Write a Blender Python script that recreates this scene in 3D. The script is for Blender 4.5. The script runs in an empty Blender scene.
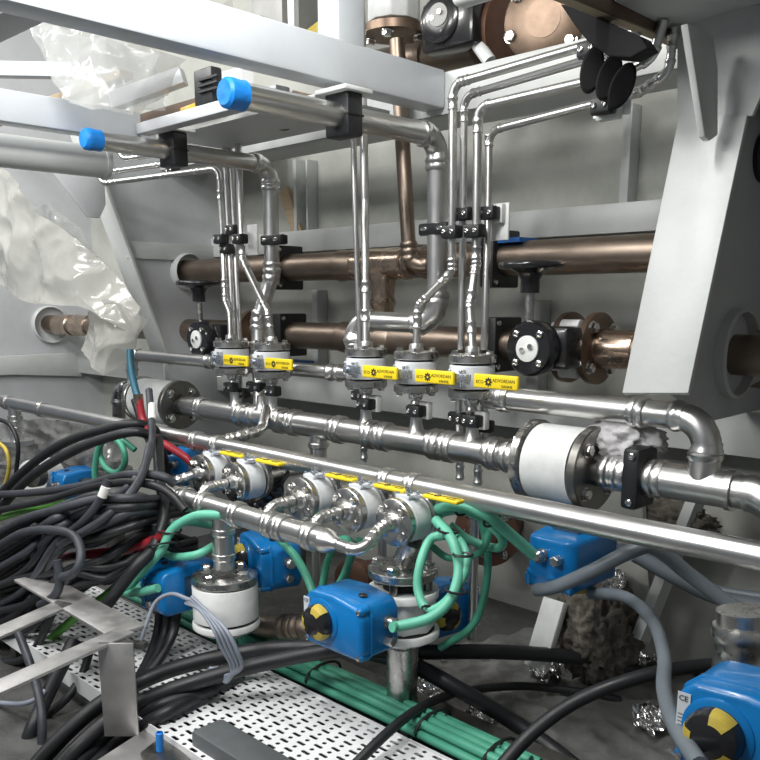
import bpy, bmesh, math, random
from mathutils import Vector as V, Matrix, noise
random.seed(7)
SC = bpy.context.scene
COL = SC.collection

# ------------------------------------------------------------------ camera
F, PX, PY = 838.0, 380.0, 480.0            # focal length and principal point for a 760 px frame
TH, YAW = math.atan(180 / F), math.radians(44.44)
CAM = V((0, 0, 1.25))
fh = V((-math.sin(YAW), math.cos(YAW), 0)); cr = V((math.cos(YAW), math.sin(YAW), 0))
fw = fh * math.cos(TH) + V((0, 0, -math.sin(TH))); cu = fh * math.sin(TH) + V((0, 0, math.cos(TH)))
cd = bpy.data.cameras.new('camera'); co = bpy.data.objects.new('camera', cd); COL.objects.link(co)
cd.sensor_width = 36; cd.lens = F / 760 * 36; cd.shift_y = (PY - 380) / 760; cd.clip_start = 0.02
co.location = CAM; co.rotation_euler = (math.pi / 2 - TH, 0, YAW)
SC.camera = co

# ------------------------------------------------------------------ world, lamps, exposure
w = bpy.data.worlds.new('world'); SC.world = w; w.use_nodes = True
w.node_tree.nodes['Background'].inputs[0].default_value = (0.80, 0.88, 1.0, 1)
w.node_tree.nodes['Background'].inputs[1].default_value = 0.16
def lamp(name, loc, look, sx, sy, power, col=(1.0, 0.99, 0.965)):
    l = bpy.data.lights.new(name, 'AREA'); l.shape = 'RECTANGLE'; l.size = sx; l.size_y = sy
    l.energy = power; l.color = col
    o = bpy.data.objects.new(name, l); COL.objects.link(o); o.location = loc
    o.rotation_euler = (V(look) - V(loc)).to_track_quat('-Z', 'Y').to_euler() if look else (0, math.radians(32), 0)
lamp('ceiling_lamp', (-1.08, 0.45, 2.55), None, 0.22, 1.3, 44)
lamp('ceiling_lamp', (-3.1, 0.1, 2.85), (-3.0, 1.8, 1.0), 1.4, 0.3, 44)
lamp('ceiling_lamp', (-2.05, -1.4, 2.6), (-2.6, 2.0, 1.1), 1.5, 0.4, 46)
lamp('ceiling_lamp', (-4.5, 0.9, 2.85), (-4.3, 1.9, 0.9), 1.0, 0.3, 24)
SC.view_settings.view_transform = 'Standard'; SC.view_settings.look = 'None'
SC.view_settings.gamma = 1.0; SC.view_settings.exposure = 0.08
SC.view_settings.use_curve_mapping = False

# ------------------------------------------------------------------ pixel -> point on a known plane
def P(x, y, Y=None, Z=None, X=None):
    d = fw + cr * ((x - PX) / F) - cu * ((y - PY) / F)
    if X is not None: t = (X - CAM.x) / d.x
    elif Y is not None: t = (Y - CAM.y) / d.y
    else: t = (Z - CAM.z) / d.z
    return CAM + d * t

# ------------------------------------------------------------------ materials
MATS = {}
def mat(name, col, rough=0.5, metal=0.0, var=0.0, vscale=6.0, dark=None, bump=0.0, bscale=40.0, rvar=0.0,
        alpha=1.0, coat=0.0, spec=0.5, stretch=None, trans=0.0):
    m = bpy.data.materials.new(name); m.use_nodes = True
    nt = m.node_tree; b = nt.nodes['Principled BSDF']
    b.inputs['Base Color'].default_value = (*col, 1); b.inputs['Roughness'].default_value = rough
    b.inputs['Metallic'].default_value = metal; b.inputs['Alpha'].default_value = alpha
    b.inputs['Coat Weight'].default_value = coat; b.inputs['Specular IOR Level'].default_value = spec
    b.inputs['Transmission Weight'].default_value = trans
    if var or bump or rvar:
        tc = nt.nodes.new('ShaderNodeTexCoord'); mp = nt.nodes.new('ShaderNodeMapping')
        nt.links.new(tc.outputs['Object'], mp.inputs['Vector'])
        if stretch: mp.inputs['Scale'].default_value = stretch
    if var:
        n = nt.nodes.new('ShaderNodeTexNoise'); n.inputs['Scale'].default_value = vscale
        n.inputs['Detail'].default_value = 6; n.inputs['Roughness'].default_value = 0.65
        nt.links.new(mp.outputs[0], n.inputs['Vector'])
        r = nt.nodes.new('ShaderNodeValToRGB'); nt.links.new(n.outputs['Fac'], r.inputs['Fac'])
        dk = dark or tuple(c * (1 - var) for c in col)
        r.color_ramp.elements[0].position = 0.3; r.color_ramp.elements[0].color = (*dk, 1)
        r.color_ramp.elements[1].position = 0.62; r.color_ramp.elements[1].color = (*col, 1)
        nt.links.new(r.outputs['Color'], b.inputs['Base Color'])
    if rvar:
        n2 = nt.nodes.new('ShaderNodeTexNoise'); n2.inputs['Scale'].default_value = vscale * 2.3
        n2.inputs['Detail'].default_value = 4; nt.links.new(mp.outputs[0], n2.inputs['Vector'])
        mr = nt.nodes.new('ShaderNodeMapRange'); mr.inputs['From Min'].default_value = 0.3; mr.inputs['From Max'].default_value = 0.7
        mr.inputs['To Min'].default_value = max(0.03, rough - rvar); mr.inputs['To Max'].default_value = rough + rvar
        nt.links.new(n2.outputs['Fac'], mr.inputs['Value']); nt.links.new(mr.outputs[0], b.inputs['Roughness'])
    if bump:
        n3 = nt.nodes.new('ShaderNodeTexNoise'); n3.inputs['Scale'].default_value = bscale
        n3.inputs['Detail'].default_value = 5; nt.links.new(mp.outputs[0], n3.inputs['Vector'])
        bp = nt.nodes.new('ShaderNodeBump'); bp.inputs['Strength'].default_value = bump; bp.inputs['Distance'].default_value = 0.01
        nt.links.new(n3.outputs['Fac'], bp.inputs['Height']); nt.links.new(bp.outputs[0], b.inputs['Normal'])
    MATS[name] = m
    return m
mat('hull', (0.50, 0.51, 0.47), 0.45, var=0.22, vscale=3.5, dark=(0.37, 0.375, 0.34), bump=0.06, bscale=60)
mat('frame_white', (0.60, 0.62, 0.61), 0.40, var=0.12, vscale=5, bump=0.05, bscale=70)
mat('web_grey', (0.56, 0.58, 0.60), 0.42, var=0.12, vscale=4, bump=0.06, bscale=70)
mat('beam_white', (0.70, 0.74, 0.78), 0.35, var=0.07, vscale=7, bump=0.04, bscale=80)
mat('floor', (0.085, 0.085, 0.082), 0.38, var=0.55, vscale=5, bump=0.35, bscale=16, rvar=0.2)
mat('ceiling', (0.45, 0.46, 0.45), 0.6, var=0.2)
mat('steel', (0.70, 0.695, 0.68), 0.31, 1.0, var=0.05, vscale=6, rvar=0.03)
mat('steel_pol', (0.72, 0.71, 0.69), 0.18, 1.0, var=0.08, vscale=20, rvar=0.04)
mat('steel_flange', (0.56, 0.55, 0.53), 0.30, 1.0, var=0.18, vscale=25, rvar=0.08)
mat('steel_dark', (0.30, 0.29, 0.27), 0.36, 1.0, var=0.25, vscale=18, rvar=0.1)
mat('steel_grey', (0.46, 0.46, 0.46), 0.28, 1.0, var=0.15, vscale=8, rvar=0.06)
mat('steel_raw', (0.55, 0.54, 0.53), 0.45, 0.75, var=0.22, vscale=9, rvar=0.12)
mat('zinc', (0.58, 0.62, 0.68), 0.30, 0.9, var=0.2, vscale=40, rvar=0.1)
mat('copper', (0.36, 0.29, 0.235), 0.40, 1.0, var=0.3, vscale=4, dark=(0.26, 0.205, 0.165), rvar=0.05)
mat('copper_bright', (0.56, 0.44, 0.35), 0.26, 1.0, var=0.3, vscale=8, dark=(0.36, 0.26, 0.19), rvar=0.06)
mat('bronze', (0.26, 0.185, 0.135), 0.42, 0.75, var=0.35, vscale=14)
mat('brown_iron', (0.15, 0.075, 0.05), 0.5, 0.4, var=0.4, vscale=14)
mat('white_paint', (0.78, 0.80, 0.79), 0.38, var=0.08, vscale=18, dark=(0.66, 0.67, 0.66))
mat('valve_white', (0.72, 0.75, 0.78), 0.35, var=0.12, vscale=30)
mat('black_plastic', (0.018, 0.019, 0.021), 0.42, var=0.3, vscale=30, bump=0.05)
mat('black_gloss', (0.016, 0.016, 0.018), 0.22, coat=0.3)
mat('rubber', (0.016, 0.017, 0.020), 0.48, var=0.4, vscale=9, dark=(0.012, 0.013, 0.015), rvar=0.1)
mat('rubber_dusty', (0.048, 0.054, 0.066), 0.50, var=0.5, vscale=8, dark=(0.020, 0.022, 0.026), rvar=0.1)
mat('dark', (0.008, 0.008, 0.008), 0.7)
mat('black_matte', (0.010, 0.010, 0.011), 0.75, spec=0.2)
mat('yellow', (0.92, 0.70, 0.02), 0.38, var=0.06, vscale=30)
mat('yellow_dull', (0.60, 0.46, 0.07), 0.45, var=0.3, vscale=30)
mat('ink', (0.02, 0.02, 0.015), 0.6)
mat('blue', (0.002, 0.185, 0.52), 0.30, var=0.25, vscale=9, coat=0.25)
mat('blue_cap', (0.012, 0.27, 0.85), 0.45, var=0.25, vscale=25, bump=0.25, bscale=40)
mat('blue_part', (0.02, 0.13, 0.42), 0.45)
mat('green', (0.085, 0.40, 0.27), 0.40, var=0.18, vscale=9)
mat('green_light', (0.14, 0.52, 0.37), 0.42, var=0.15, vscale=12)
mat('green_earth', (0.11, 0.36, 0.05), 0.42, var=0.2, vscale=9)
mat('red', (0.34, 0.022, 0.034), 0.42, var=0.25, vscale=9)
mat('teal_hose', (0.02, 0.13, 0.20), 0.4)
mat('conduit', (0.17, 0.20, 0.225), 0.42, var=0.2, vscale=10)
mat('grey_wire', (0.27, 0.30, 0.36), 0.45, var=0.15, vscale=12)
mat('tape_white', (0.70, 0.70, 0.68), 0.6)
mat('sleeve_clear', (0.38, 0.46, 0.44), 0.3)
mat('plywood', (0.50, 0.42, 0.29), 0.7, var=0.25, vscale=6, stretch=(30, 2, 90))
mat('plank', (0.52, 0.40, 0.26), 0.7, var=0.3, vscale=5, stretch=(3, 30, 30))
mat('brown_dark', (0.14, 0.095, 0.065), 0.7, var=0.3)
mat('cloth', (0.55, 0.54, 0.55), 0.9, var=0.15, vscale=10)
mat('wool', (0.21, 0.19, 0.16), 0.95, var=0.6, vscale=30, bump=0.8, bscale=60)
mat('foil', (0.72, 0.72, 0.72), 0.18, 1.0)
mat('foil_dark', (0.30, 0.30, 0.29), 0.24, 0.35, var=0.5, vscale=8)
mat('tray_white', (0.80, 0.81, 0.82), 0.4, var=0.08, vscale=6)
mat('sticker', (0.62, 0.66, 0.70), 0.5)
mat('bag', (0.54, 0.54, 0.50), 0.14, alpha=0.55, var=0.15, vscale=8, spec=0.7)
mat('bag_clear', (0.45, 0.46, 0.45), 0.12, alpha=0.36, var=0.2, vscale=10, spec=0.8)
mat('bag_black', (0.035, 0.035, 0.035), 0.2, var=0.4, spec=0.8)
mat('panel_grey', (0.30, 0.30, 0.29), 0.45, 0.2, var=0.2)
mat('cover_grey', (0.10, 0.11, 0.115), 0.5, var=0.3, vscale=8)
mat('orange', (0.80, 0.42, 0.02), 0.4)

# ------------------------------------------------------------------ mesh builder
def perp(d):
    a = V((0, 0, 1)) if abs(d.z) < 0.9 else V((1, 0, 0))
    u = d.cross(a).normalized(); return u, d.cross(u).normalized()
class G:
    def __init__(s): s.v = []; s.f = []
    def ring(s, c, u, w_, r, n, ph=0.0):
        i = len(s.v)
        for k in range(n):
            a = 2 * math.pi * k / n + ph; s.v.append(c + u * (r * math.cos(a)) + w_ * (r * math.sin(a)))
        return i
    def bridge(s, a, b, n):
        for k in range(n): s.f.append((a + k, a + (k + 1) % n, b + (k + 1) % n, b + k))
    def tube(s, pts, r, n=12, caps=True, closed=False):
        pts = [V(p) for p in pts]; m = len(pts); prev = None; u = None
        idx = []
        for i, p in enumerate(pts):
            if closed: d = pts[(i + 1) % m] - pts[i - 1]
            else: d = pts[min(i + 1, m - 1)] - pts[max(i - 1, 0)]
            if d.length < 1e-9: d = V((0, 0, 1))
            d.normalize()
            if u is None: u, _ = perp(d)
            u = (u - d * u.dot(d)); u = u.normalized() if u.length > 1e-6 else perp(d)[0]
            rr = r[i] if isinstance(r, (list, tuple)) else r
            idx.append(s.ring(p, u, d.cross(u), rr, n))
        for a, b in zip(idx, idx[1:]): s.bridge(a, b, n)
        if closed: s.bridge(idx[-1], idx[0], n)
        elif caps:
            s.f.append(tuple(range(idx[0] + n - 1, idx[0] - 1, -1))); s.f.append(tuple(range(idx[-1], idx[-1] + n)))
        return s
    def lathe(s, p, d, prof, n=24, ph=0.0, caps=True):
        p = V(p); d = V(d).normalized(); u, w_ = perp(d); idx = []
        for t, r in prof: idx.append(s.ring(p + d * t, u, w_, max(r, 1e-5), n, ph))
        for a, b in zip(idx, idx[1:]): s.bridge(a, b, n)
        if caps:
            s.f.append(tuple(range(idx[0] + n - 1, idx[0] - 1, -1))); s.f.append(tuple(range(idx[-1], idx[-1] + n)))
        return s
    def cyl(s, a, b, r, n=16, r2=None):
        a = V(a); b = V(b); return s.lathe(a, b - a, [(0, r), ((b - a).length, r if r2 is None else r2)], n)
    def box(s, c, size, R=None):
        c = V(c); i = len(s.v); h = [x / 2 for x in size]
        for z in (-1, 1):
            for y in (-1, 1):
                for x in (-1, 1):
                    q = V((x * h[0], y * h[1], z * h[2])); s.v.append(c + (R @ q if R else q))
        for f in ((0, 2, 3, 1), (4, 5, 7, 6), (0, 1, 5, 4), (2, 6, 7, 3), (0, 4, 6, 2), (1, 3, 7, 5)):
            s.f.append(tuple(i + k for k in f))
        return s
    def bar(s, a, b, wx, wz, side=None):
        """rectangular bar from a to b; wx across (along side), wz the other way"""
        a = V(a); b = V(b); d = (b - a).normalized()
        sd = V(side) if side is not None else d.cross(V((0, 0, 1)))
        sd = (sd - d * sd.dot(d)).normalized(); up = sd.cross(d)
        R = Matrix((d, sd, up)).transposed()
        return s.box((a + b) / 2, ((b - a).length, wx, wz), R)
    def prism(s, poly, vec):
        i = len(s.v); n = len(poly); vec = V(vec)
        for p in poly: s.v.append(V(p))
        for p in poly: s.v.append(V(p) + vec)
        s.f.append(tuple(range(i + n - 1, i - 1, -1))); s.f.append(tuple(range(i + n, i + 2 * n)))
        for k in range(n): s.f.append((i + k, i + (k + 1) % n, i + n + (k + 1) % n, i + n + k))
        return s
    def grid(s, rows):
        i = len(s.v); m = len(rows[0])
        for r in rows: s.v.extend(r)
        for a in range(len(rows) - 1):
            for b in range(m - 1):
                k = i + a * m + b; s.f.append((k, k + 1, k + m + 1, k + m))
        return s
    def mesh(s, name, material, off=V((0, 0, 0)), smooth=True, bev=0.0, seg=2, ang=38, solid=0.0):
        me = bpy.data.meshes.new(name); me.from_pydata([p - off for p in s.v], [], s.f)
        bm = bmesh.new(); bm.from_mesh(me)
        if not solid: bmesh.ops.recalc_face_normals(bm, faces=bm.faces)
        if bev:
            ed = [e for e in bm.edges if len(e.link_faces) == 2 and e.calc_face_angle(0) > 0.5]
            bmesh.ops.bevel(bm, geom=ed, offset=bev, segments=seg, affect='EDGES', profile=0.5, clamp_overlap=True)
        if solid:
            bmesh.ops.solidify(bm, geom=bm.faces[:], thickness=solid)
        bm.to_mesh(me); bm.free()
        me.materials.append(MATS[material])
        if smooth:
            me.polygons.foreach_set('use_smooth', [True] * len(me.polygons)); me.set_sharp_from_angle(angle=math.radians(ang))
        return me
    def build(s, name, material, parent=None, **k):
        off = parent.matrix_world.translation if parent else V((0, 0, 0))
        if parent is None:                       # origin at the base centre of the thing
            xs = [p.x for p in s.v]; ys = [p.y for p in s.v]; zs = [p.z for p in s.v]
            off = V(((min(xs) + max(xs)) / 2, (min(ys) + max(ys)) / 2, min(zs)))
        me = s.mesh(name, material, off, **k)
        return link(name, me, parent, off if parent is None else None)
def link(name, data, parent=None, loc=None, M=None):
    o = bpy.data.objects.new(name, data); COL.objects.link(o)
    if parent: o.parent = parent
    if M is not None: o.matrix_local = M
    elif loc is not None: o.location = loc
    if not parent: WORLD(o)
    else: o.matrix_world = parent.matrix_world @ o.matrix_basis
    return o
def WORLD(o): o.matrix_world = o.matrix_basis.copy()
def tag(o, label, cat, group=None):
    o['label'] = label; o['category'] = cat
    if group: o['group'] = group
    return o
def thing(name, label, cat, loc=(0, 0, 0), group=None, M=None):
    o = link(name, None, None, loc, M); o.empty_display_size = 0.05
    return tag(o, label, cat, group)
def struct(o): o['kind'] = 'structure'; return o
def proto_thing(name, label, cat, M, parts, group=None):
    """parts: (name, mesh, local matrix, sub-parts) sharing mesh data between copies"""
    t = thing(name, label, cat, group=group, M=M)
    for pn, me, Lm, sub in parts:
        c = link(pn, me, t, M=Lm)
        for sn, sm, sL in sub: link(sn, sm, c, M=sL)
    return t
I4 = Matrix.Identity(4)
def T(x, y=None, z=None):
    return Matrix.Translation(V((x, y, z)) if y is not None else V(x))
def RX(a): return Matrix.Rotation(math.radians(a), 4, 'X')
def RY(a): return Matrix.Rotation(math.radians(a), 4, 'Y')
def RZ(a): return Matrix.Rotation(math.radians(a), 4, 'Z')
def S(k): return Matrix.Scale(k, 4)

# ------------------------------------------------------------------ curves
def fillet(pts, R):
    pts = [V(p) for p in pts]; out = [pts[0]]; arcs = []
    for i in range(1, len(pts) - 1):
        a, b, c = pts[i - 1], pts[i], pts[i + 1]
        d1 = (a - b); d2 = (c - b); l1, l2 = d1.length, d2.length; d1.normalize(); d2.normalize()
        ph = d1.angle(d2)
        if ph > math.pi - 0.06: out.append(b); continue
        t = R / math.tan(ph / 2); t = min(t, 0.46 * min(l1, l2)); r = t * math.tan(ph / 2)
        cen = b + (d1 + d2).normalized() * (r / math.sin(ph / 2)); v0 = b + d1 * t - cen; v1 = b + d2 * t - cen
        n = max(4, int((math.pi - ph) / 0.22)); arc = []
        tot = v0.angle(v1)
        for k in range(n + 1):
            u = k / n; q = (v0 * math.sin((1 - u) * tot) + v1 * math.sin(u * tot)) / math.sin(tot); arc.append(cen + q)
        arcs.append((arc, -d1, d2)); out += arc
    out.append(pts[-1]); return out, arcs
def spline(pts, k=7):
    pts = [V(p) for p in pts]; q = [pts[0] * 2 - pts[1]] + pts + [pts[-1] * 2 - pts[-2]]; out = []
    for i in range(1, len(q) - 2):
        a, b, c, d = q[i - 1], q[i], q[i + 1], q[i + 2]
        for j in range(k):
            t = j / k; t2 = t * t; t3 = t2 * t
            out.append(0.5 * ((2 * b) + (c - a) * t + (2 * a - 5 * b + 4 * c - d) * t2 + (3 * b - a - 3 * c + d) * t3))
    out.append(pts[-1]); return out
def collar(g, p, d, r, n=16, L=None):
    L = L or r * 0.55
    g.lathe(p, d, [(-L, r * 1.0), (-L, r * 1.10), (-L * .3, r * 1.12), (0, r * 1.2), (L * .5, r * 1.22), (L, r * 1.12), (L, r)], n, caps=False)
def coupling_geo(p, d, r, L=None, n=18):
    L = L or r * 1.5; g = G(); b = r * 0.28
    g.lathe(p, d, [(-L, r * .99), (-L, r * 1.14), (-L + b, r * 1.24), (-L + 2 * b, r * 1.2), (-L + 2.6 * b, r * 1.08),
                   (L - 2.6 * b, r * 1.08), (L - 2 * b, r * 1.2), (L - b, r * 1.24), (L, r * 1.14), (L, r * .99)], n, caps=False)
    return g
def run(name, label, pts, r, bend, material='steel', cat='pipe', fits=(), group=None, n=14, elbow=True, fit_mat=None, pname='tube'):
    pts = [V(p) for p in pts]; path, arcs = fillet(pts, bend)
    low = min(pts, key=lambda p: p.z)
    t = thing(name, label, cat, low, group)
    G().tube(path, r, n).build(pname, material, t)
    fm = fit_mat or material
    if elbow:
        for arc, d1, d2 in arcs:
            if (arc[0] - arc[-1]).length < r * 0.5: continue
            g = G(); g.tube(arc, r * 1.07, n, caps=False)
            collar(g, arc[0], -d1, r, n); collar(g, arc[-1], d2, r, n); g.build('elbow', fm, t)
    for f in fits:
        i, u = f[0], f[1]; L = f[2] if len(f) > 2 else None
        a, b = pts[i], pts[i + 1]
        coupling_geo(a.lerp(b, u), b - a, r, L, n).build('coupling', fm, t)
    return t
def cable(name, label, pts, r, material='rubber', group=None, cat='cable', n=10, k=8):
    o = G().tube(spline(pts, k), r, n).build(name, material, ang=75); return tag(o, label, cat, group)
# ==================================================================== LARGE STRUCTURE
XL, XR, YW, ZF, ZC = -6.2, 0.9, 2.5, 0.12, 3.0
def slab(name, g, m, **k): return struct(g.build(name, m, **k))
slab('floor', G().box(((XL + XR) / 2, 0.9, ZF - 0.05), (XR - XL, 3.6, 0.1)), 'floor', smooth=False)
slab('wall_back', G().box(((XL + XR) / 2, YW + 0.03, 1.55), (XR - XL, 0.06, 2.9)), 'hull', smooth=False)
slab('ceiling', G().box(((XL + XR) / 2, 0.9, ZC + 0.05), (XR - XL, 3.6, 0.1)), 'ceiling', smooth=False)

# mid stringer: face bar and shelf to the hull
s1 = slab('trim_1', G().box((-2.45, 2.35, 1.488), (3.02, 0.012, 0.086)), 'frame_white', bev=0.003)
G().box((-2.45, 2.42, 1.50), (3.02, 0.15, 0.012)).build('shelf_plate', 'frame_white', s1)
# low stringer through both bays
s2 = slab('trim_2', G().box((-3.2, 2.35, 0.886), (5.6, 0.012, 0.125)), 'frame_white', bev=0.003)
G().box((-3.2, 2.425, 0.90), (5.6, 0.145, 0.012)).build('shelf_plate', 'frame_white', s2)
# deck edge girder over the valves
s3 = slab('trim_3', G().box((-2.2, 2.1, 1.865), (3.0, 0.014, 0.12)), 'frame_white', bev=0.003)
G().box((-2.2, 2.19, 1.812), (3.0, 0.19, 0.014)).build('bottom_plate', 'frame_white', s3)
# vertical flat bars on the hull
for i, (x, y0, y1, wd) in enumerate(((300, 160, 240, 0.02), (312, 160, 240, 0.012), (630, 105, 212, 0.03), (538, 300, 400, 0.05), (320, 290, 365, 0.035), (700, 445, 600, 0.03))):
    a = P(x, y0, Y=2.47); b = P(x, y1, Y=2.47)
    slab('trim_%d' % (4 + i), G().box(((a.x + b.x) / 2, 2.47, (a.z + b.z) / 2), (wd, 0.06, a.z - b.z)), 'frame_white', bev=0.003)

# left knee frame: web across the bay with its sloping flange
def fy_l(z): return 1.804 + (1.738 - z) * 0.35
XK = -3.4
web = [V((XK, fy_l(1.95), 1.95)), V((XK, fy_l(1.0), 1.0)), V((XK, 2.06, 0.86)), V((XK, 2.06, ZF)), V((XK, 2.5, ZF)), V((XK, 2.5, 1.95))]
wl = slab('wall_left', G().prism(web, (-0.014, 0, 0)), 'web_grey', smooth=False)
za, zb = 1.95, 0.98
ga = V((XK - 0.03, fy_l(za), za)); gb = V((XK - 0.03, fy_l(zb), zb))
G().bar(ga, gb, 0.13, 0.016, side=(1, 0, 0)).build('flange', 'frame_white', wl, bev=0.003)
br = [P(53, 172, X=-3.3), P(104, 166, X=-3.3), P(106, 205, X=-3.3), P(100, 218, X=-3.3), P(88, 217, X=-3.3)]
G().prism(br, (-0.014, 0, 0)).build('bracket', 'web_grey', wl, bev=0.003)
def sleeve(p, ro, ri, L, par, m='frame_white'):
    G().lathe(p, (1, 0, 0), [(-0.01, ri), (-0.01, ro), (L * .8, ro), (L, ro - 0.006), (L, ri + 0.004), (L * .9, ri), (-0.01, ri)], 32, caps=False).build('sleeve', m, par)
sleeve((XK, 2.2, 1.375), 0.084, 0.076, 0.045, wl)
# far left web
XFL = -4.86
wf = slab('wall_far_left', G().box((XFL - 0.01, 2.05, 1.55), (0.02, 1.0, 2.9)), 'web_grey', smooth=False)
z0_, z1_ = P(150, 259, X=-3.385).z, P(150, 242, X=-3.385).z
G().box((XK + 0.008, 2.15, (z0_ + z1_) / 2), (0.014, 0.50, z1_ - z0_)).build('stiffener', 'frame_white', wl, bev=.002)
G().box((XFL - 0.03, 1.545, 1.55), (0.14, 0.016, 2.9)).build('flange', 'frame_white', wf, bev=0.003)
sleeve((XFL, 2.2, 1.11), 0.108, 0.098, 0.035, wf)
# slotted bar on that web
sb = [V((XFL + 0.012, a, b)) for a, b in ((1.60, 0.905), (1.64, 0.94), (2.36, 0.945), (2.36, 0.80), (1.95, 0.835), (1.64, 0.84), (1.60, 0.87))]
G().prism(sb, (0.02, 0, 0)).build('face_bar', 'frame_white', wf, bev=0.004)
# right web frame, sloping flange facing the walkway
def fy_r(z): return 1.74 + (z - 1.037) * 0.415
wr_poly = [V((-0.89, fy_r(1.06) + .06, 1.06)), V((-0.89, fy_r(1.66) + .05, 1.66)), V((-0.89, fy_r(1.66) + .05, 2.2)), V((-0.89, 2.5, 2.2)), V((-0.89, 2.5, 0.95)), V((-0.89, 2.1, 0.95))]
wr = slab('wall_right', G().prism(wr_poly, (0.014, 0, 0)), 'web_grey', smooth=False)
TR_ = P(747, 115, X=-0.8); BR_ = P(688, 393, X=-0.8)
quad = [TR_, BR_, P(622, 393, Y=BR_.y), P(679, 115, Y=TR_.y)]
G().prism(quad, (0, 0.014, -0.006)).build('flange', 'frame_white', wr, bev=0.002)
yy = TR_.y + 0.002
G().prism([P(677, 116, Y=yy), P(752, 116, Y=yy), P(800, 5, Y=yy), P(677, 5, Y=yy)], (0, 0.014, 0)).build('upper_flange', 'frame_white', wr, bev=0.002)
fin = [P(680, 25, X=-0.86), P(706, 36, X=-0.86), P(711, 70, X=-0.86), P(711, 136, X=-0.86), P(703, 142, X=-0.86), P(698, 138, X=-0.86)]
G().prism(fin, (0.016, 0, 0)).build('fin_bracket', 'frame_white', wr, bev=0.003)
sleeve((-0.876, 2.19, 1.115), 0.115, 0.105, 0.03, wr)
G().lathe(P(762, 158, X=-0.876), (1, 0, 0), [(0, 0.06), (0.012, 0.06)], 28).build('dark_opening', 'black_plastic', wr)  # black disc stands in for the shade inside a round opening
slab('light_block_right', G().box((0.62, 1.0, 1.55), (0.02, 3.0, 2.9)), 'panel_grey', smooth=False)  # unseen wall added to keep light off the right web
# deck plate overhead on the right
ov = slab('trim_10', G().prism([V((-1.0, 1.72, 1.86)), V((-0.55, 1.45, 1.90)), V((0.1, 1.45, 1.95)), V((0.1, 2.5, 1.9)), V((-1.0, 2.5, 1.86))], (0, 0, 0.03)), 'frame_white', bev=0.005)
G().tube(spline([V((-0.62, 1.95, 1.80)), V((-0.75, 2.05, 1.72)), V((-0.80, 2.3, 1.70))]), 0.05, 14).build('moulding', 'frame_white', ov)

# overhead steel beams (things one could unbolt)
def hollow_beam(name, label, a, b, wd, ht, m='beam_white', bev=0.006):
    o = G().bar(a, b, wd, ht).build(name, m, bev=bev); return tag(o, label, 'beam')
XB = -1.815
b1 = thing('steel_beam', 'long white box beam with an upright post above the blue-capped pipes', 'beam', (XB, 1.4, 1.82))
G().bar((XB, 0.30, 1.875), (XB, 2.09, 1.875), 0.085, 0.11).build('beam_body', 'beam_white', b1, bev=0.008)
G().bar((XB, 1.70, 1.92), (XB, 1.70, 2.95), 0.10, 0.085, side=(0, 1, 0)).build('post', 'beam_white', b1, bev=0.008)
hollow_beam('steel_beam', 'pale blue-grey box beam running above the lower blue-capped pipe', (-2.62, 0.5, 1.80), (-2.62, 1.53, 1.80), 0.07, 0.09)
hollow_beam('steel_angle', 'grey cross bar joining the two overhead beams', (-2.58, 1.53, 1.79), (-1.86, 1.53, 1.79), 0.05, 0.035, 'web_grey')
hollow_beam('steel_plate', 'wide light plate lying over the two blue-capped pipes', (-2.7, 1.80, 1.80), (-1.87, 1.80, 1.80), 0.30, 0.016, 'frame_white', 0.002)
tw = thing('white_tube', 'round white tubular beam ending at the knee bracket', 'beam', (-2.75, 1.0, 1.65))
G().cyl((-2.76, 0.45, 1.70), (-2.74, 1.46, 1.70), 0.05, 24).build('tube', 'frame_white', tw)
G().lathe((-2.74, 1.46, 1.70), (0, 1, 0), [(0, 0.053), (0.02, 0.053)], 24).build('end_plate', 'frame_white', tw, bev=0.002)
hollow_beam('steel_beam', 'brightly lit white beam crossing behind the clear plastic bag', P(-40, 69, Y=1.5), P(75, 71, Y=1.8), 0.06, 0.058)
tag(G().prism([P(x, y, Z=1.83) for x, y in ((-40, 62), (43, 23), (25, 4), (-40, 30))], (0, 0, .012)).build('gusset_plate', 'web_grey', bev=.002), 'grey gusset plate welded beside the long white beam', 'plate')
# ==================================================================== PROTOTYPES
def hexbolt(r=0.011, h=0.009):
    g = G(); g.lathe((0, 0, 0), (0, -1, 0), [(0, r * 1.25), (0.002, r * 1.25)], 14)
    g.lathe((0, -0.002, 0), (0, -1, 0), [(0, r), (h * .8, r), (h, r * .8)], 6); return g
BOLT = hexbolt().mesh('bolt', 'steel_pol', ang=25)
BOLT_B = hexbolt(0.016, 0.014).mesh('bolt', 'steel_pol', ang=25)
def text_mesh(txt, size, m):
    c = bpy.data.curves.new('text', 'FONT'); c.body = txt; c.size = size; c.align_x = 'LEFT'; c.extrude = 0.0004; c.resolution_u = 2
    o = bpy.data.objects.new('text', c); COL.objects.link(o); dg = bpy.context.evaluated_depsgraph_get()
    me = bpy.data.meshes.new_from_object(o.evaluated_get(dg)); bpy.data.objects.remove(o); me.materials.clear(); me.materials.append(MATS[m]); return me
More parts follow.
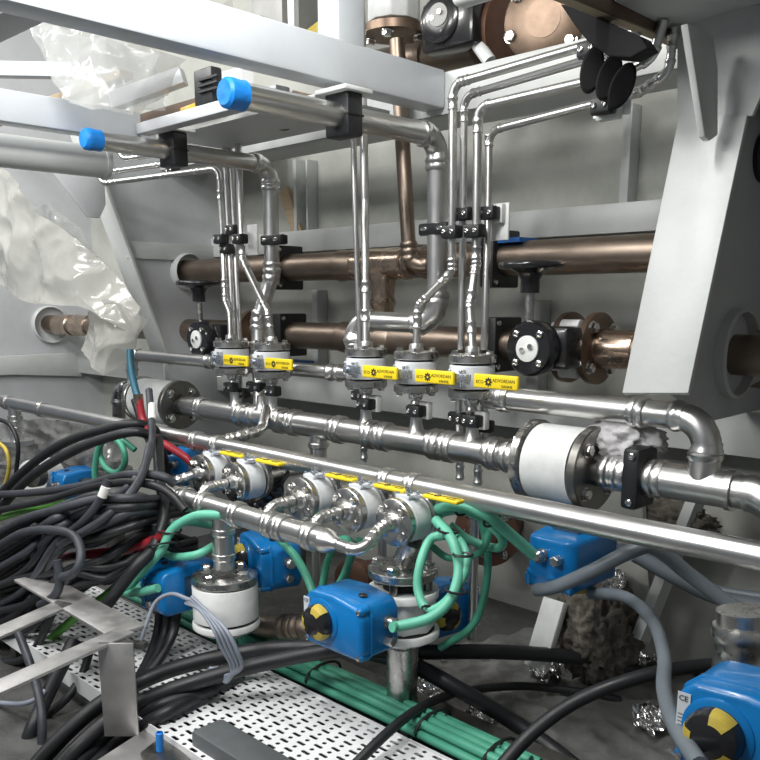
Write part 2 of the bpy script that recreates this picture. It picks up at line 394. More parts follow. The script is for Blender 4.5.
# flanged ball valve: bore along Y, stem +Z, lever along +X
FL = G().lathe((0, -0.060, 0), (0, 1, 0), [(0, 0.030), (0, 0.062), (0.003, 0.066), (0.020, 0.066), (0.023, 0.062), (0.023, 0.03)], 36).mesh('flange', 'steel_flange')
FB = G().lathe((0, 0.037, 0), (0, 1, 0), [(0, 0.030), (0, 0.062), (0.003, 0.066), (0.020, 0.066), (0.023, 0.062), (0.023, 0.03)], 36).mesh('flange', 'steel_flange')
BODY = G().lathe((0, -0.032, 0), (0, 1, 0), [(0, 0.045), (0, 0.060), (0.003, 0.063), (0.061, 0.063), (0.064, 0.060), (0.064, 0.045)], 36).mesh('body', 'valve_white')
GASK = G().lathe((0, -0.041, 0), (0, 1, 0), [(0, 0.05), (0.082, 0.05)], 28).mesh('gasket', 'dark')
NECK = G().lathe((0, -0.082, 0), (0, 1, 0), [(0, 0.019), (0.006, 0.021), (0.018, 0.022), (0.026, 0.034)], 24).mesh('neck', 'steel')
NECKB = G().lathe((0, 0.082, 0), (0, -1, 0), [(0, 0.019), (0.006, 0.021), (0.018, 0.022), (0.026, 0.034)], 24).mesh('neck', 'steel')
PAD = G().box((0, 0, 0.066), (0.05, 0.048, 0.012)).mesh('stem_pad', 'valve_white', bev=0.003)
STEM = G().lathe((0, 0, 0.07), (0, 0, 1), [(0, 0.013), (0.008, 0.013), (0.008, 0.009), (0.022, 0.009)], 16).mesh('stem', 'zinc')
SCR = G().lathe((0, 0, 0), (0, 0, 1), [(0, 0.005), (0.005, 0.005), (0.006, 0.003)], 10).mesh('screw', 'zinc')
lv = G(); lv.box((0.02, 0, 0.083), (0.055, 0.026, 0.005)); lv.bar((0.045, 0, 0.083), (0.065, 0, 0.089), 0.026, 0.005, side=(0, 1, 0))
LEVER = lv.mesh('lever_arm', 'zinc', bev=0.0015)
GRIP = G().box((0.152, 0, 0.092), (0.140, 0.037, 0.011)).mesh('grip', 'yellow', bev=0.004, seg=3)
GRIP_S = G().box((0.125, 0, 0.092), (0.120, 0.034, 0.011)).mesh('grip', 'yellow', bev=0.004, seg=3)
BRAND = text_mesh('ADVORDAN', 0.0125, 'ink'); BRAND2 = text_mesh('VANNE', 0.0105, 'ink'); BRAND3 = text_mesh('ECO', 0.0125, 'ink')
lg = G(); lg.lathe((0, 0, 0), (0, 0, 1), [(0, 0.0035), (0, 0.0085), (0.0005, 0.0085), (0.0005, 0.0035), (0, 0.0035)], 20, caps=False)
for k in range(8):
    a_ = k * math.pi / 4; lg.box((0.0095 * math.cos(a_), 0.0095 * math.sin(a_), 0.0003), (0.0045, 0.004, 0.0006), Matrix.Rotation(a_, 3, 'Z'))
LOGO = lg.mesh('logo', 'ink', smooth=False)
def ball_valve(label, M, studs=True, group=None, flip=False):
    zt = 0.0978
    txt = lambda dx, dy: T(dx, dy, zt)
    GR = GRIP_S if flip else GRIP
    LS = T(0, 0, -0.014) if flip else I4
    if flip: txt = lambda dx, dy: T(dx - 0.017 - (dx - 0.082) * 0.12, dy, zt) @ Matrix.Diagonal((.86, 1, 1, 1))
    parts = [('flange', FL, I4, []), ('flange', FB, I4, []), ('body', BODY, I4, []), ('gasket', GASK, I4, []), ('neck', NECK, I4, []), ('neck', NECKB, I4, []),
             ('stem_pad', PAD, I4, [('screw', SCR, T(x, y, 0.072)) for x in (-0.019, 0.019) for y in (-0.018, 0.018)]), ('stem', STEM, I4, []),
             ('lever', LEVER, LS, []),
             ('grip', GR, LS, [('brand_text', BRAND, txt(0.144, 0.000)), ('brand_text', BRAND2, txt(0.172, -0.0135)), ('brand_text', BRAND3, txt(0.090, -0.006)), ('logo_gear', LOGO, txt(0.131, -0.001))])]
    for sx in (-1, 1):
        for sz in (-1, 1):
            parts.append(('bolt', BOLT, T(sx * 0.034, -0.060, sz * 0.034), []))
            parts.append(('bolt', BOLT, T(sx * 0.034, 0.060, sz * 0.034) @ RZ(180), []))
    return proto_thing('ball_valve', label, 'valve', M, parts, group)
# black tube clamp: face towards -Y, screws on the face
CB = G().box((0, 0, 0), (0.052, 0.038, 0.034)).mesh('block', 'black_plastic', bev=0.005)
CSEAM = G().box((0, -0.004, 0), (0.0535, 0.003, 0.0355)).mesh('seam', 'dark')
CSC = G().lathe((0, 0, 0), (0, -1, 0), [(0, 0.0065), (0.003, 0.0065), (0.004, 0.004), (0.0015, 0.0038)], 12).mesh('screw', 'steel_pol')
CPL = G().box((0, 0.030, 0), (0.060, 0.022, 0.05)).mesh('base_plate', 'white_paint', bev=0.003)
def clamp(label, p, sx=1.0, sz=1.0, rot=I4, plate=True, group=None):
    M = T(p) @ rot @ Matrix.Diagonal((sx, 1, sz, 1))
    parts = [('block', CB, I4, []), ('seam', CSEAM, I4, []), ('screw', CSC, T(-0.014, -0.019, 0), []), ('screw', CSC, T(0.014, -0.019, 0), [])]
    if plate: parts.append(('base_plate', CPL, I4, []))
    return proto_thing('tube_clamp', label, 'clamp', M, parts, group)
# electric actuator: indicator dome to -Y, cable entries on +X, lid on top
ab = G(); prof = [(-0.10, -0.07), (0.085, -0.07), (0.10, -0.05), (0.10, 0.035), (0.085, 0.06), (0.0, 0.072), (-0.075, 0.068), (-0.10, 0.045)]
ab.prism([V((x, -0.058, z)) for x, z in prof], (0, 0.125, 0))
ABODY = ab.mesh('housing', 'blue', bev=0.012, seg=3)
al = G(); al.prism([V((x * 1.03, -0.030, z * 1.03)) for x, z in prof], (0, 0.010, 0)); ALID = al.mesh('lid_rim', 'blue', bev=0.003)
ABOSS = G().lathe((-0.035, -0.05, 0), (0, -1, 0), [(0, 0.056), (0.010, 0.054), (0.013, 0.048)], 32).mesh('boss', 'blue')
ADOME = G().lathe((-0.035, -0.060, 0), (0, -1, 0), [(0, 0.043), (0.016, 0.043), (0.026, 0.038), (0.031, 0.026), (0.032, 0.001)], 32).mesh('indicator_dome', 'black_gloss')
def wedge(a0, a1):
    g = G(); rows = []
    for r, y in ((0.0435, -0.066), (0.0438, -0.077), (0.0388, -0.0872), (0.033, -0.0898), (0.0265, -0.0922)):
        rows.append([V((-0.035 + r * math.cos(a0 + (a1 - a0) * k / 8), y, r * math.sin(a0 + (a1 - a0) * k / 8))) for k in range(9)])
    return g.grid(rows).mesh('indicator_sector', 'yellow_dull', solid=0.0006)
AW = [wedge(math.radians(x - 24), math.radians(x + 24)) for x in (70, 190, 310)]
AGL = G().lathe((0, 0, 0), (1, 0, 0), [(0, 0.016), (0.006, 0.016), (0.006, 0.013), (0.014, 0.013), (0.014, 0.015), (0.024, 0.015), (0.030, 0.010)], 12).mesh('cable_gland', 'steel_flange')
APLUG = G().lathe((0, 0, 0), (1, 0, 0), [(0, 0.013), (0.006, 0.013), (0.006, 0.0125), (0.022, 0.0125), (0.024, 0.010)], 6).mesh('hex_plug', 'steel_flange', ang=25)
AST = G().box((-0.088, -0.0588, 0.016), (0.020, 0.001, 0.062)).mesh('sticker', 'sticker')
ACE = text_mesh('CE', 0.012, 'ink')
ALBL = G()
for k in range(7): ALBL.box((-0.088, -0.0595, 0.012 - k * 0.006), (0.015, 0.0004, 0.0018))
ALBL = ALBL.mesh('sticker_print', 'conduit')
ADISC = G().lathe((0.045, 0.0, 0.066), (0.1, 0, 1), [(0, 0.011), (0.004, 0.011), (0.005, 0.006)], 18).mesh('level_plug', 'black_gloss')
ALUG = G().lathe((0, 0, 0), (0, -1, 0), [(0, 0.010), (0.022, 0.010), (0.026, 0.008)], 12).mesh('screw_lug', 'blue')
ASC = G().lathe((0, -0.026, 0), (0, -1, 0), [(0, 0.006), (0.004, 0.006), (0.005, 0.003)], 10).mesh('screw', 'steel_pol')
ANECK = G().box((-0.01, 0.085, 0.0), (0.075, 0.05, 0.075)).mesh('mount', 'steel_dark', bev=0.006)
def actuator(label, M):
    lugs = [(0.088, 0.052), (0.088, -0.058), (-0.09, -0.058)]
    parts = [('housing', ABODY, I4, [('sticker', AST, I4), ('sticker_print', ALBL, I4), ('marking_text', ACE, T(-0.096, -0.0596, 0.034) @ RX(90))]), ('lid_rim', ALID, I4, []), ('boss', ABOSS, I4, []),
             ('indicator_dome', ADOME, I4, [('indicator_sector', m_, I4) for m_ in AW]),
             ('cable_gland', AGL, T(0.098, 0.025, 0.012), []), ('hex_plug', APLUG, T(0.098, 0.022, -0.032), []), ('level_plug', ADISC, I4, []), ('mount', ANECK, I4, [])]
    for x, z in lugs: parts.append(('screw_lug', ALUG, T(x, -0.03, z), [('screw', ASC, I4)]))
    return proto_thing('valve_actuator', label, 'actuator', M, parts)
# butterfly valve gearbox with handwheel, dial towards -Y
GDISC = G().lathe((0, 0, 0), (0, -1, 0), [(0, 0.055), (0.004, 0.064), (0.034, 0.064), (0.042, 0.058), (0.042, 0.03)], 28).mesh('gear_cover', 'black_gloss')
GBOX = G().box((0.01, 0.035, 0.0), (0.135, 0.075, 0.10)).mesh('gear_housing', 'black_gloss', bev=0.012)
GDIAL = G().lathe((0, -0.042, 0), (0, -1, 0), [(0, 0.030), (0.004, 0.030), (0.005, 0.027)], 28).mesh('dial', 'white_paint')
GDS = G().lathe((0, -0.047, 0), (0, -1, 0), [(0, 0.007), (0.004, 0.007)], 10).mesh('screw', 'steel_pol')
GST = G().cyl((-0.02, -0.012, 0.05), (-0.02, -0.012, 0.13), 0.011, 14).mesh('shaft', 'steel_flange')
hwg = G(); hwg.lathe((-0.02, -0.012, 0.125), (0, 0, 1), [(0, 0.014), (0, 0.022), (0.03, 0.022), (0.045, 0.030), (0.056, 0.055), (0.060, 0.055), (0.060, 0.012)], 24)
GHUB = hwg.mesh('wheel_hub', 'black_gloss')
GRIM = G().tube([V((-0.02 + 0.067 * math.cos(k * math.pi / 18), -0.012 + 0.067 * math.sin(k * math.pi / 18), 0.187)) for k in range(36)], 0.0085, 10, closed=True).mesh('wheel_rim', 'black_gloss')
GSP = G().bar((0.03, 0, 0.183), (0.066, 0, 0.187), 0.02, 0.008, side=(0, 1, 0)).mesh('wheel_spoke', 'black_gloss', bev=0.002)
def gear_valve(label, M):
    parts = [('gear_cover', GDISC, I4, [('screw', CSC, T(0.046 * math.cos(q), -0.042, 0.046 * math.sin(q)) @ S(1.25)) for q in (0.8, 2.35, 3.93, 5.5)]), ('gear_housing', GBOX, I4, []),
             ('dial', GDIAL, I4, [('screw', GDS, T(-0.011, 0, -0.004)), ('screw', GDS, T(0.011, 0, 0.005))]), ('shaft', GST, I4, []), ('wheel_hub', GHUB, I4, []), ('wheel_rim', GRIM, I4, [])]
    for k in range(3): parts.append(('wheel_spoke', GSP, T(-0.02, -0.012, 0) @ RZ(120 * k + 20), []))
    return proto_thing('gear_operator', label, 'valve gear', M, parts)
# ==================================================================== COPPER PIPES
R1 = 0.052; X1 = (1, 0, 0)
cu1 = thing('copper_pipe', 'upper bronze-brown copper pipe running along the hull between the frames', 'pipe', (-2.2, 2.2, 1.375 - R1))
ZU, ZL = 1.375, 1.112
G().cyl((XK - 0.3, 2.2, ZU), (-0.89, 2.2, ZU), R1, 28).build('pipe', 'copper', cu1)
xm = lambda x, z=None, y=272: P(x, y, Y=2.2).x
def xat(x, z, Y=2.2):   # X of the point on the axis (Y,z) seen at pixel column x
    d = fw + cr * ((x - PX) / F); best = None
    lo, hi = -6.0, 0.5
    for _ in range(40):
        m_ = (lo + hi) / 2; q = V((m_, Y, z)) - CAM; px = PX + F * q.dot(cr) / q.dot(fw)
        if px < x: lo = m_
        else: hi = m_
    return (lo + hi) / 2
for x in (349, 437):
    G().lathe((xat(x, ZU), 2.2, ZU), X1, [(-.05, R1), (-.045, R1 * 1.1), (-.03, R1 * 1.13), (-.01, R1 * 1.05), (.05, R1 * 1.05), (.055, R1)], 28, caps=False).build('coupling', 'copper', cu1)
xt = xat(383, ZU)
tee = G(); tee.lathe((xt, 2.2, ZU), X1, [(-.13, R1), (-.125, R1 * 1.12), (-.11, R1 * 1.12), (-.10, R1 * 1.06), (.10, R1 * 1.06), (.11, R1 * 1.12), (.125, R1 * 1.12), (.13, R1)], 28, caps=False)
tee.lathe((xt, 2.2, ZU - 0.03), (0, 0, -1), [(0, R1 * 1.0), (0.03, R1 * 0.9), (0.06, R1 * 0.8), (0.09, R1 * .8), (0.095, R1 * .88), (0.11, R1 * .88), (0.12, R1 * .78), (0.24, R1 * .78)], 24)
tee.build('tee', 'copper_bright', cu1)
cu2 = thing('copper_pipe', 'lower bronze-brown copper pipe passing behind the yellow-handled valves', 'pipe', (-2.2, 2.2, ZL - R1))
G().cyl((XK - 1.7, 2.2, ZL), (xat(575, ZL), 2.2, ZL), R1, 28).build('pipe', 'copper', cu2)
for x in (352, 385):
    G().lathe((xat(x, ZL), 2.2, ZL), X1, [(-.05, R1), (-.045, R1 * 1.1), (-.03, R1 * 1.13), (-.01, R1 * 1.05), (.05, R1 * 1.05), (.055, R1)], 28, caps=False).build('coupling', 'copper', cu2)
for x in (66, 84):
    G().lathe((xat(x, ZL), 2.2, ZL), X1, [(-.09, R1), (-.085, R1 * 1.12), (-.06, R1 * 1.14), (-.04, R1 * 1.06), (.04, R1 * 1.06), (.06, R1 * 1.14), (.085, R1 * 1.12), (.09, R1)], 28, caps=False).build('coupling', 'copper_bright', cu2)
G().lathe((xat(258, ZL), 2.2, ZL), X1, [(-.03, R1), (-.03, .10), (0.0, .10), (0, R1)], 32, caps=False).build('flange', 'bronze', cu2)
G().lathe((xat(268, ZL), 2.2, ZL), X1, [(-.03, R1), (-.025, R1 * 1.1), (.05, R1 * 1.08), (.055, R1)], 28, caps=False).build('coupling', 'bronze', cu2)
cu3 = thing('copper_pipe', 'short bronze copper spool with a bolted flange beside the right frame', 'pipe', (-1.0, 2.2, ZL - R1))
xf = xat(597, ZL)
G().cyl((xf, 2.2, ZL), (-0.3, 2.2, ZL), R1, 28).build('pipe', 'copper', cu3)
def cflange(x, par, sgn):
    f = G().lathe((x, 2.2, ZL), X1, [(-.012, R1), (-.012, .100), (-.009, .104), (.009, .104), (.012, .100), (.012, R1)], 40, caps=False).build('flange', 'bronze', par)
    for k in range(4):
        a_ = k * math.pi / 2 + 0.7
        link('bolt', BOLT_B, f, M=T(V((x + sgn * 0.012, 2.2 + 0.08 * math.cos(a_), ZL + 0.08 * math.sin(a_))) - f.matrix_world.translation) @ RZ(90 * sgn))
cflange(xf, cu3, 1)
G().lathe((xat(618, ZL), 2.2, ZL), X1, [(-.05, R1), (-.045, R1 * 1.12), (-.03, R1 * 1.14), (-.01, R1 * 1.06), (.06, R1 * 1.06), (.065, R1)], 28, caps=False).build('coupling', 'copper_bright', cu3)
for dz in (0.05, -0.055):
    G().prism([V((-0.80, 2.12, ZL + dz * 1.3)), V((-0.68, 2.10, ZL + dz * 1.5)), V((-0.62, 2.12, ZL + dz)), V((-0.74, 2.14, ZL + dz * .5))], (0.0, 0.008, 0)).build('tape_end', 'copper', cu3)
bv = thing('butterfly_valve', 'white wafer butterfly valve between bronze flanges on the lower copper pipe', 'valve', (xat(583, ZL), 2.2, ZL - 0.1))
xv = xat(573, ZL)
G().lathe((xat(584, ZL), 2.2, ZL), X1, [(-.035, R1), (-.035, .078), (.035, .078), (.035, R1)], 28, caps=False).build('body', 'white_paint', bv)
for dz, nm in ((0.085, 'neck'), (-0.085, 'neck')): G().cyl((xat(584, ZL) - .03, 2.13, ZL + dz * .75), (xat(584, ZL) + .03, 2.13, ZL + dz * .75), 0.02, 16).build(nm, 'white_paint', bv)
cflange(xv - 0.012, bv, -1)
gear_valve('black gear operator with white dial and handwheel beside the white butterfly valve', T(P(538, 348, Y=2.00)) @ S(1.2))
gear_valve('black gear operator with handwheel by the left knee frame', T(P(207, 339, Y=2.03)) @ S(1.22))
def pad(label, p, sx, sz, d=0.06):
    t = thing('pipe_clamp', label, 'clamp', (p.x, p.y, p.z - sz / 2))
    G().box(p, (0.05, 0.14, sz)).build('block', 'black_plastic', t, bev=0.006)
    for s_ in (-1, 1):
        G().lathe(V((p.x + 0.025, p.y - 0.055, p.z + s_ * (sz / 2 - 0.018))), (1, 0, 0), [(0, 0.009), (0.005, 0.009), (0.007, 0.005)], 12).build('screw', 'steel_pol', t)
pad('square black pad clamp on the upper copper pipe behind the thick offset riser', V((xat(286, ZU), 2.2, ZU)), 0, 0.17)
pad('square black pad clamp on the lower copper pipe behind the thick offset riser', V((xat(290, ZL), 2.2, ZL)), 0, 0.17)
pad('black pad clamp on the upper copper pipe under the blue strip', V((xat(500, ZU), 2.2, ZU)), 0, 0.175)
pad('black pad clamp on the lower copper pipe left of the white dial', V((xat(502, ZL), 2.2, ZL)), 0, 0.17)
tag(G().box(P(514, 241, Y=2.2), (0.11, 0.10, 0.014)).build('plastic_strip', 'blue_part'), 'blue plastic strip lying on a black copper-pipe clamp', 'strip')
tag(G().box((xat(300, 0.97, 2.37), 2.37, 0.951), (0.14, 0.05, 0.09)).build('plastic_block', 'blue_part', bev=0.006), 'small blue block on the low stringer right of the thick offset riser', 'block')
# vertical copper drop pipe with elbow into the upper run
cv = [P(397, 40, Y=2.06), P(403, 150, Y=2.06), P(410, 268, Y=2.06), V((xat(437, ZU, 2.1), 2.12, ZU - 0.0))]
t = run('copper_pipe', 'vertical copper pipe dropping behind the overhead beam onto the upper copper run', cv, 0.024, 0.06, 'copper', n=20, fits=[(1, 0.86, 0.03)])
for a_, b_ in ((412, 1.12), (424, 1.12)):
    G().lathe((xat(a_, ZU, 2.14), 2.13, ZU - 0.003), (1, 0.1, 0), [(-.016, .034), (-.012, .043), (.012, .043), (.016, .034)], 24).build('union_nut', 'copper', t)
# valve group over the girder
tv = thing('angle_valve', 'white flanged valve body on the copper line above the overhead girder', 'valve', P(392, 45, Y=2.1))
c0 = P(394, 0, Y=2.1)
G().lathe(P(394, 34, Y=2.1), (0, 0, 1), [(0, .06), (0.03, .06), (0.03, .085), (0.30, .085)], 10).build('body', 'white_paint', tv, bev=0.006)
fl_ = G().lathe(P(394, 38, Y=2.1), (0, 0, 1), [(0, .07), (0.006, .1), (0.03, .1), (0.036, .07)], 32).build('flange', 'bronze', tv)
for k in range(4):
    a_ = k * 1.5708 + 0.5; q = P(394, 38, Y=2.1) + V((0.08 * math.cos(a_), 0.08 * math.sin(a_), 0))
    link('bolt', BOLT_B, tv, M=T(q - tv.location) @ RX(-90) @ RX(180))
tc = thing('copper_pipe', 'thick copper pipe above the girder ending in a bolted brown cover', 'pipe', P(430, 70, Y=2.25))
pa = P(372, 68, Y=2.28); pb = P(505, 42, Y=2.28)
G().cyl(pa, pb, 0.055, 28).build('pipe', 'copper', tc)
dv = (pb - pa).normalized()
for u_ in (0.42, 0.83): G().lathe(pa.lerp(pb, u_), dv, [(-.03, .055), (-.026, .062), (.026, .062), (.03, .055)], 28, caps=False).build('ring', 'copper', tc)
for x, rr in ((488, .10), (505, .115)):
    q = P(x, 34, Y=2.24); G().lathe(q, dv, [(-.014, .05), (-.012, rr), (.012, rr), (.014, .05)], 36).build('flange', 'brown_iron' if x == 505 else 'bronze', tc, bev=0.002)
q = P(545, 20, Y=2.17)
cv_ = G().lathe(q, V((0.35, -1, -0.05)), [(-.06, .10), (0, .115), (.012, .115), (.018, .108), (.022, .05), (.024, .05)], 40).build('cover', 'bronze', tc)
for k in range(6):
    a_ = k * 1.047 + 0.35; u1, u2 = perp(V((0.35, -1, -0.05)).normalized())
    link('bolt', BOLT_B, cv_, M=T(q + V((0.35, -1, -0.05)).normalized() * 0.014 + (u1 * math.cos(a_) + u2 * math.sin(a_)) * 0.10 - tc.location) @ RZ(19))
tg = thing('gear_operator', 'black gear operator with grey dial above the overhead girder', 'valve gear', P(440, 30, Y=2.1))
q = P(440, 20, Y=2.08)
G().box(q + V((0.02, 0.05, -0.01)), (0.20, 0.09, 0.14)).build('gear_housing', 'black_gloss', tg, bev=0.012)
G().lathe(q + V((0, 0.01, 0)), (0.2, -1, 0), [(0, .065), (.02, .065), (.026, .055), (.026, .03)], 28).build('gear_cover', 'black_gloss', tg)
G().lathe(q + V((0.005, -0.014, 0.01)), (0.2, -1, 0), [(0, .032), (.004, .032)], 24).build('dial', 'panel_grey', tg)
for s_ in (-1, 1): G().lathe(q + V((s_ * 0.014, -0.02, 0.01 + s_ * .006)), (0.2, -1, 0), [(0, .007), (.004, .007)], 10).build('screw', 'steel_pol', tg)
G().cyl(P(478, 45, Y=2.14), P(490, 62, Y=2.14), 0.02, 14).build('bracket_pin', 'white_paint', tg)

# ==================================================================== STAINLESS MANIFOLD (Y = 1.85)
YM, ZM, RM = 1.85, 0.835, 0.038
mx = lambda x, Y=YM, z=ZM: xat(x, z, Y)
mf = thing('manifold_pipe', 'thick stainless manifold pipe under the upright yellow-handled valves', 'pipe', (-2.0, YM, ZM - RM))
G().cyl((mx(181), YM, ZM), (mx(532), YM, ZM), RM, 28).build('pipe', 'steel', mf)
for x in (203, 243, 256, 281, 295, 340, 372, 385, 437, 450, 495, 512):
    coupling_geo(V((mx(x), YM, ZM)), V(X1), RM, 0.022, 28).build('coupling', 'steel', mf)
te = G(); te.lathe((mx(318), YM, ZM), X1, [(-.075, RM), (-.075, RM * 1.08), (.075, RM * 1.08), (.075, RM)], 28, caps=False)
te.lathe((mx(318), YM, ZM), (0, 0, -1), [(0, RM * .8), (0.055, RM * .8), (0.058, RM * .95), (0.07, RM * .95), (0.075, RM * .78), (0.30, RM * .78)], 24)
te.build('tee', 'steel', mf)
for x in (236, 262, 272, 366, 416, 472):
    G().lathe((mx(x), YM, ZM + 0.02), (0, 0, 1), [(0, .03), (.02, .022), (.035, .018), (.06, .017)], 20).build('branch', 'steel', mf)
def spool(label, xa, xb, R, dark_bore=True, k_end=1):
    """white sleeved insulating spool between two bolted flanges along X"""
    t = thing('flanged_spool', label, 'pipe spool', ((xa + xb) / 2, YM, ZM - R))
    G().cyl((xa + 0.02, YM, ZM), (xb - 0.02, YM, ZM), R * 0.93, 40).build('white_sleeve', 'white_paint', t)
    for x, s_, m_ in ((xa, -1, 'steel_flange'), (xb, 1, 'steel_dark')):
        f = G().lathe((x, YM, ZM), X1, [(-.013, .03), (-.013, R * .97), (-.010, R), (.010, R), (.013, R * .97), (.013, .03)], 44).build('flange', m_, t)
        for k in range(4):
            a_ = k * math.pi / 2 + math.pi / 4
            link('bolt', BOLT_B, f, M=T(V((x + s_ * 0.013, YM + R * .72 * math.cos(a_), ZM + R * .72 * math.sin(a_))) - t.location) @ RZ(90 * s_) @ S(.9))
        G().cyl((x + s_ * 0.013, YM, ZM), (x + s_ * 0.05, YM, ZM), RM * 1.08, 24).build('hub', 'steel_dark' if s_ > 0 else 'steel', t)
    return t
spool('white-sleeved flanged spool at the manifold end beside the grey rag', mx(535), mx(593), 0.108)
spool('white-sleeved flanged spool at the manifold end near the red hose', mx(143), mx(180), 0.098)
rt = thing('outlet_pipe', 'stainless tee with elbow past the black block clamp, right of the big white spool', 'pipe', (mx(690), YM, ZM - RM))
G().tube(fillet([V((mx(595), YM, ZM)), V((mx(755), YM, ZM)), V((mx(757) + 0.09, YM - 0.02, ZM - 0.03)), V((mx(757) + 0.13, YM - 0.02, ZM - 0.25))], 0.08)[0], RM, 24).build('pipe', 'steel', rt)
for x in (612, 622, 657): coupling_geo(V((mx(x), YM, ZM)), V(X1), RM, 0.022, 28).build('coupling', 'steel', rt)
te = G(); te.lathe((mx(692), YM, ZM), X1, [(-.10, RM), (-.10, RM * 1.1), (.085, RM * 1.1), (.085, RM * 1.22), (.10, RM * 1.22), (.10, RM)], 28, caps=False)
te.lathe((mx(703), YM, ZM), (0, 0, 1), [(0, RM), (.06, RM * .95), (.065, RM * 1.05), (.075, RM * 1.05), (.08, RM * .9)], 24)
te.build('tee', 'steel', rt)
G().tube(fillet([V((mx(748), YM, ZM)), V((mx(757), YM, ZM)), V((mx(757) + 0.09, YM - 0.02, ZM - 0.03))], 0.05)[0], RM * 1.1, 24).build('elbow', 'steel', rt)
kc = thing('block_clamp', 'black block clamp on the outlet pipe under the grey rag', 'clamp', (mx(640), YM, ZM - 0.075))
G().box((mx(640), YM - 0.005, ZM), (0.045, 0.10, 0.15)).build('block', 'black_plastic', kc, bev=0.012)
for s_ in (-1, 1): G().lathe((mx(640) + 0.004, YM - 0.055, ZM + s_ * .056), (0, -1, 0), [(0, .009), (.004, .009), (.006, .005)], 12).build('screw', 'steel_pol', kc)
# header pipe from behind the fifth valve to the tee
zh = P(600, 408, Y=1.86).z; xe = mx(703)
run('header_pipe', 'stainless pipe from behind the rightmost upright valve turning down to the outlet tee',
    [V((xat(472, zh, 1.93), 1.99, zh)), V((xat(492, zh, 1.86), 1.865, zh)), V((xe, 1.855, zh)), V((xe, YM, ZM))], 0.031, 0.09, 'steel', n=22, fits=[(1, 0.07, 0.02), (1, 0.72, 0.02)])
# header behind the left valves
zl = P(180, 359, Y=1.95).z
run('header_pipe', 'stainless pipe behind the left yellow-handled valves turning down by the knee frame',
    [V((xat(131, zl, 1.95), 1.95, zl - 0.22)), V((xat(131, zl, 1.95), 1.95, zl)), V((xat(350, zl, 1.95), 1.95, zl))], 0.025, 0.06, 'steel', n=20, fits=[(1, 0.44, 0.03), (1, 0.62, 0.03), (1, 0.95, 0.03)])
run('drain_elbow', 'dull stainless elbow bending down behind the left white spool', [P(150, 392, Y=2.0), P(119, 388, Y=2.0), P(119, 470, Y=2.0)], 0.032, 0.07, 'steel_grey', n=20)
run('drain_pipe', 'small stainless tube bending behind the long front pipe', [P(218, 441, Y=1.58), P(238, 437, Y=1.64), P(262, 430, Y=1.75), P(266, 408, Y=1.82)], 0.016, 0.05, 'steel', n=14, fits=[(0, .8), (1, .5)])
for lab, x, y0, y1 in (('short stainless drain stub under the manifold beneath the third upright valve', 364, 425, 462), ('bent stainless drain stub under the manifold beneath the rightmost upright valve', 460, 448, 480), ('capped stainless drain stub hanging by the right end of the manifold', 478, 452, 485)):
    run('drain_stub', lab, [P(x, y0, Y=1.87), P(x, y1, Y=1.87)], 0.011, 0.03, 'steel', n=12, fits=[(0, .75, .02)])

# ==================================================================== LONG FRONT PIPE
YR, ZR, RR = 1.5, 0.802, 0.027
rx = lambda x: xat(x, ZR, YR)
fr = thing('front_pipe', 'long straight stainless pipe crossing in front of the manifold', 'pipe', (-2.0, YR, ZR - RR))
G().cyl((rx(2), YR, ZR), (rx(800), YR, ZR), RR, 28).build('pipe', 'steel', fr)
for x in (8, 42, 197, 218, 388, 414): coupling_geo(V((rx(x), YR, ZR)), V(X1), RR, 0.016, 26).build('coupling', 'steel', fr)
G().lathe((rx(14), YR, ZR), (0, 0, -1), [(0, RR), (.05, RR), (.052, RR * 1.2), (.07, RR * 1.2), (.075, RR), (.10, RR), (.102, RR * 1.2), (.12, RR * 1.2), (.125, RR), (.16, RR * 1.1), (.16, .07), (.18, .07)], 24).build('tee', 'steel', fr)
G().lathe((rx(400), YR, ZR), (0, 0, -1), [(0, .02), (.06, .018), (.10, .018)], 18).build('branch', 'steel', fr)
# ==================================================================== UPRIGHT VALVES AND TUBES
VZ = 1.043
names5 = ['yellow-handled ball valve fed by three thin tubes, nearest the knee frame', 'yellow-handled ball valve in front of the thick offset riser', 'yellow-handled ball valve under the pair of straight tubes',
          'yellow-handled ball valve under the single slanting tube', 'yellow-handled ball valve under three parallel tubes, left of the handwheel gear']
vx = []
for lab, x in zip(names5, (232, 272, 366, 416, 472)):
    X_ = xat(x, VZ, YM); vx.append(X_)
    ball_valve(lab, T(X_, YM, VZ) @ RX(90))
RT = 0.0105
V5 = lambda x, y, Y=1.88: P(x, y, Y=Y)
top = VZ + 0.07
run('instrument_tube', 'thin stainless tube bending at the top and dropping to the leftmost upright valve', [P(96, 140, Y=1.70), P(100, 184, Y=1.70), P(219, 168, Y=1.9), P(222, 235, Y=1.9), P(225, 300, Y=1.88), P(230, 312, Y=1.86), V((vx[0] - .004, YM, top))], RT, 0.035, fits=[(1, .12), (1, .55), (1, .82), (2, .4), (3, .75)])
run('instrument_tube', 'thin stainless tube, second of the four beside the knee frame', [P(224, 140, Y=1.92), P(228, 225, Y=1.92), P(234, 345, Y=1.9)], RT, 0.03)
run('instrument_tube', 'thin stainless tube, third of the four beside the knee frame', [P(230, 140, Y=1.94), P(234, 225, Y=1.94), P(240, 348, Y=1.92)], RT, 0.03)
run('instrument_tube', 'stainless tube that slants across to the valve in front of the thick riser', [P(238, 140, Y=1.91), P(242, 258, Y=1.90), P(267, 310, Y=1.84), V((vx[1] + .002, YM, top))], 0.0125, 0.03, fits=[(0, .93), (1, .15), (1, .92), (2, .4)])
run('instrument_tube', 'short horizontal tube with raised end under the lower blue-capped pipe', [P(105, 140, Y=1.72), P(109, 172, Y=1.72), P(205, 158, Y=1.9)], RT, 0.03, fits=[(1, .1), (1, .5)])
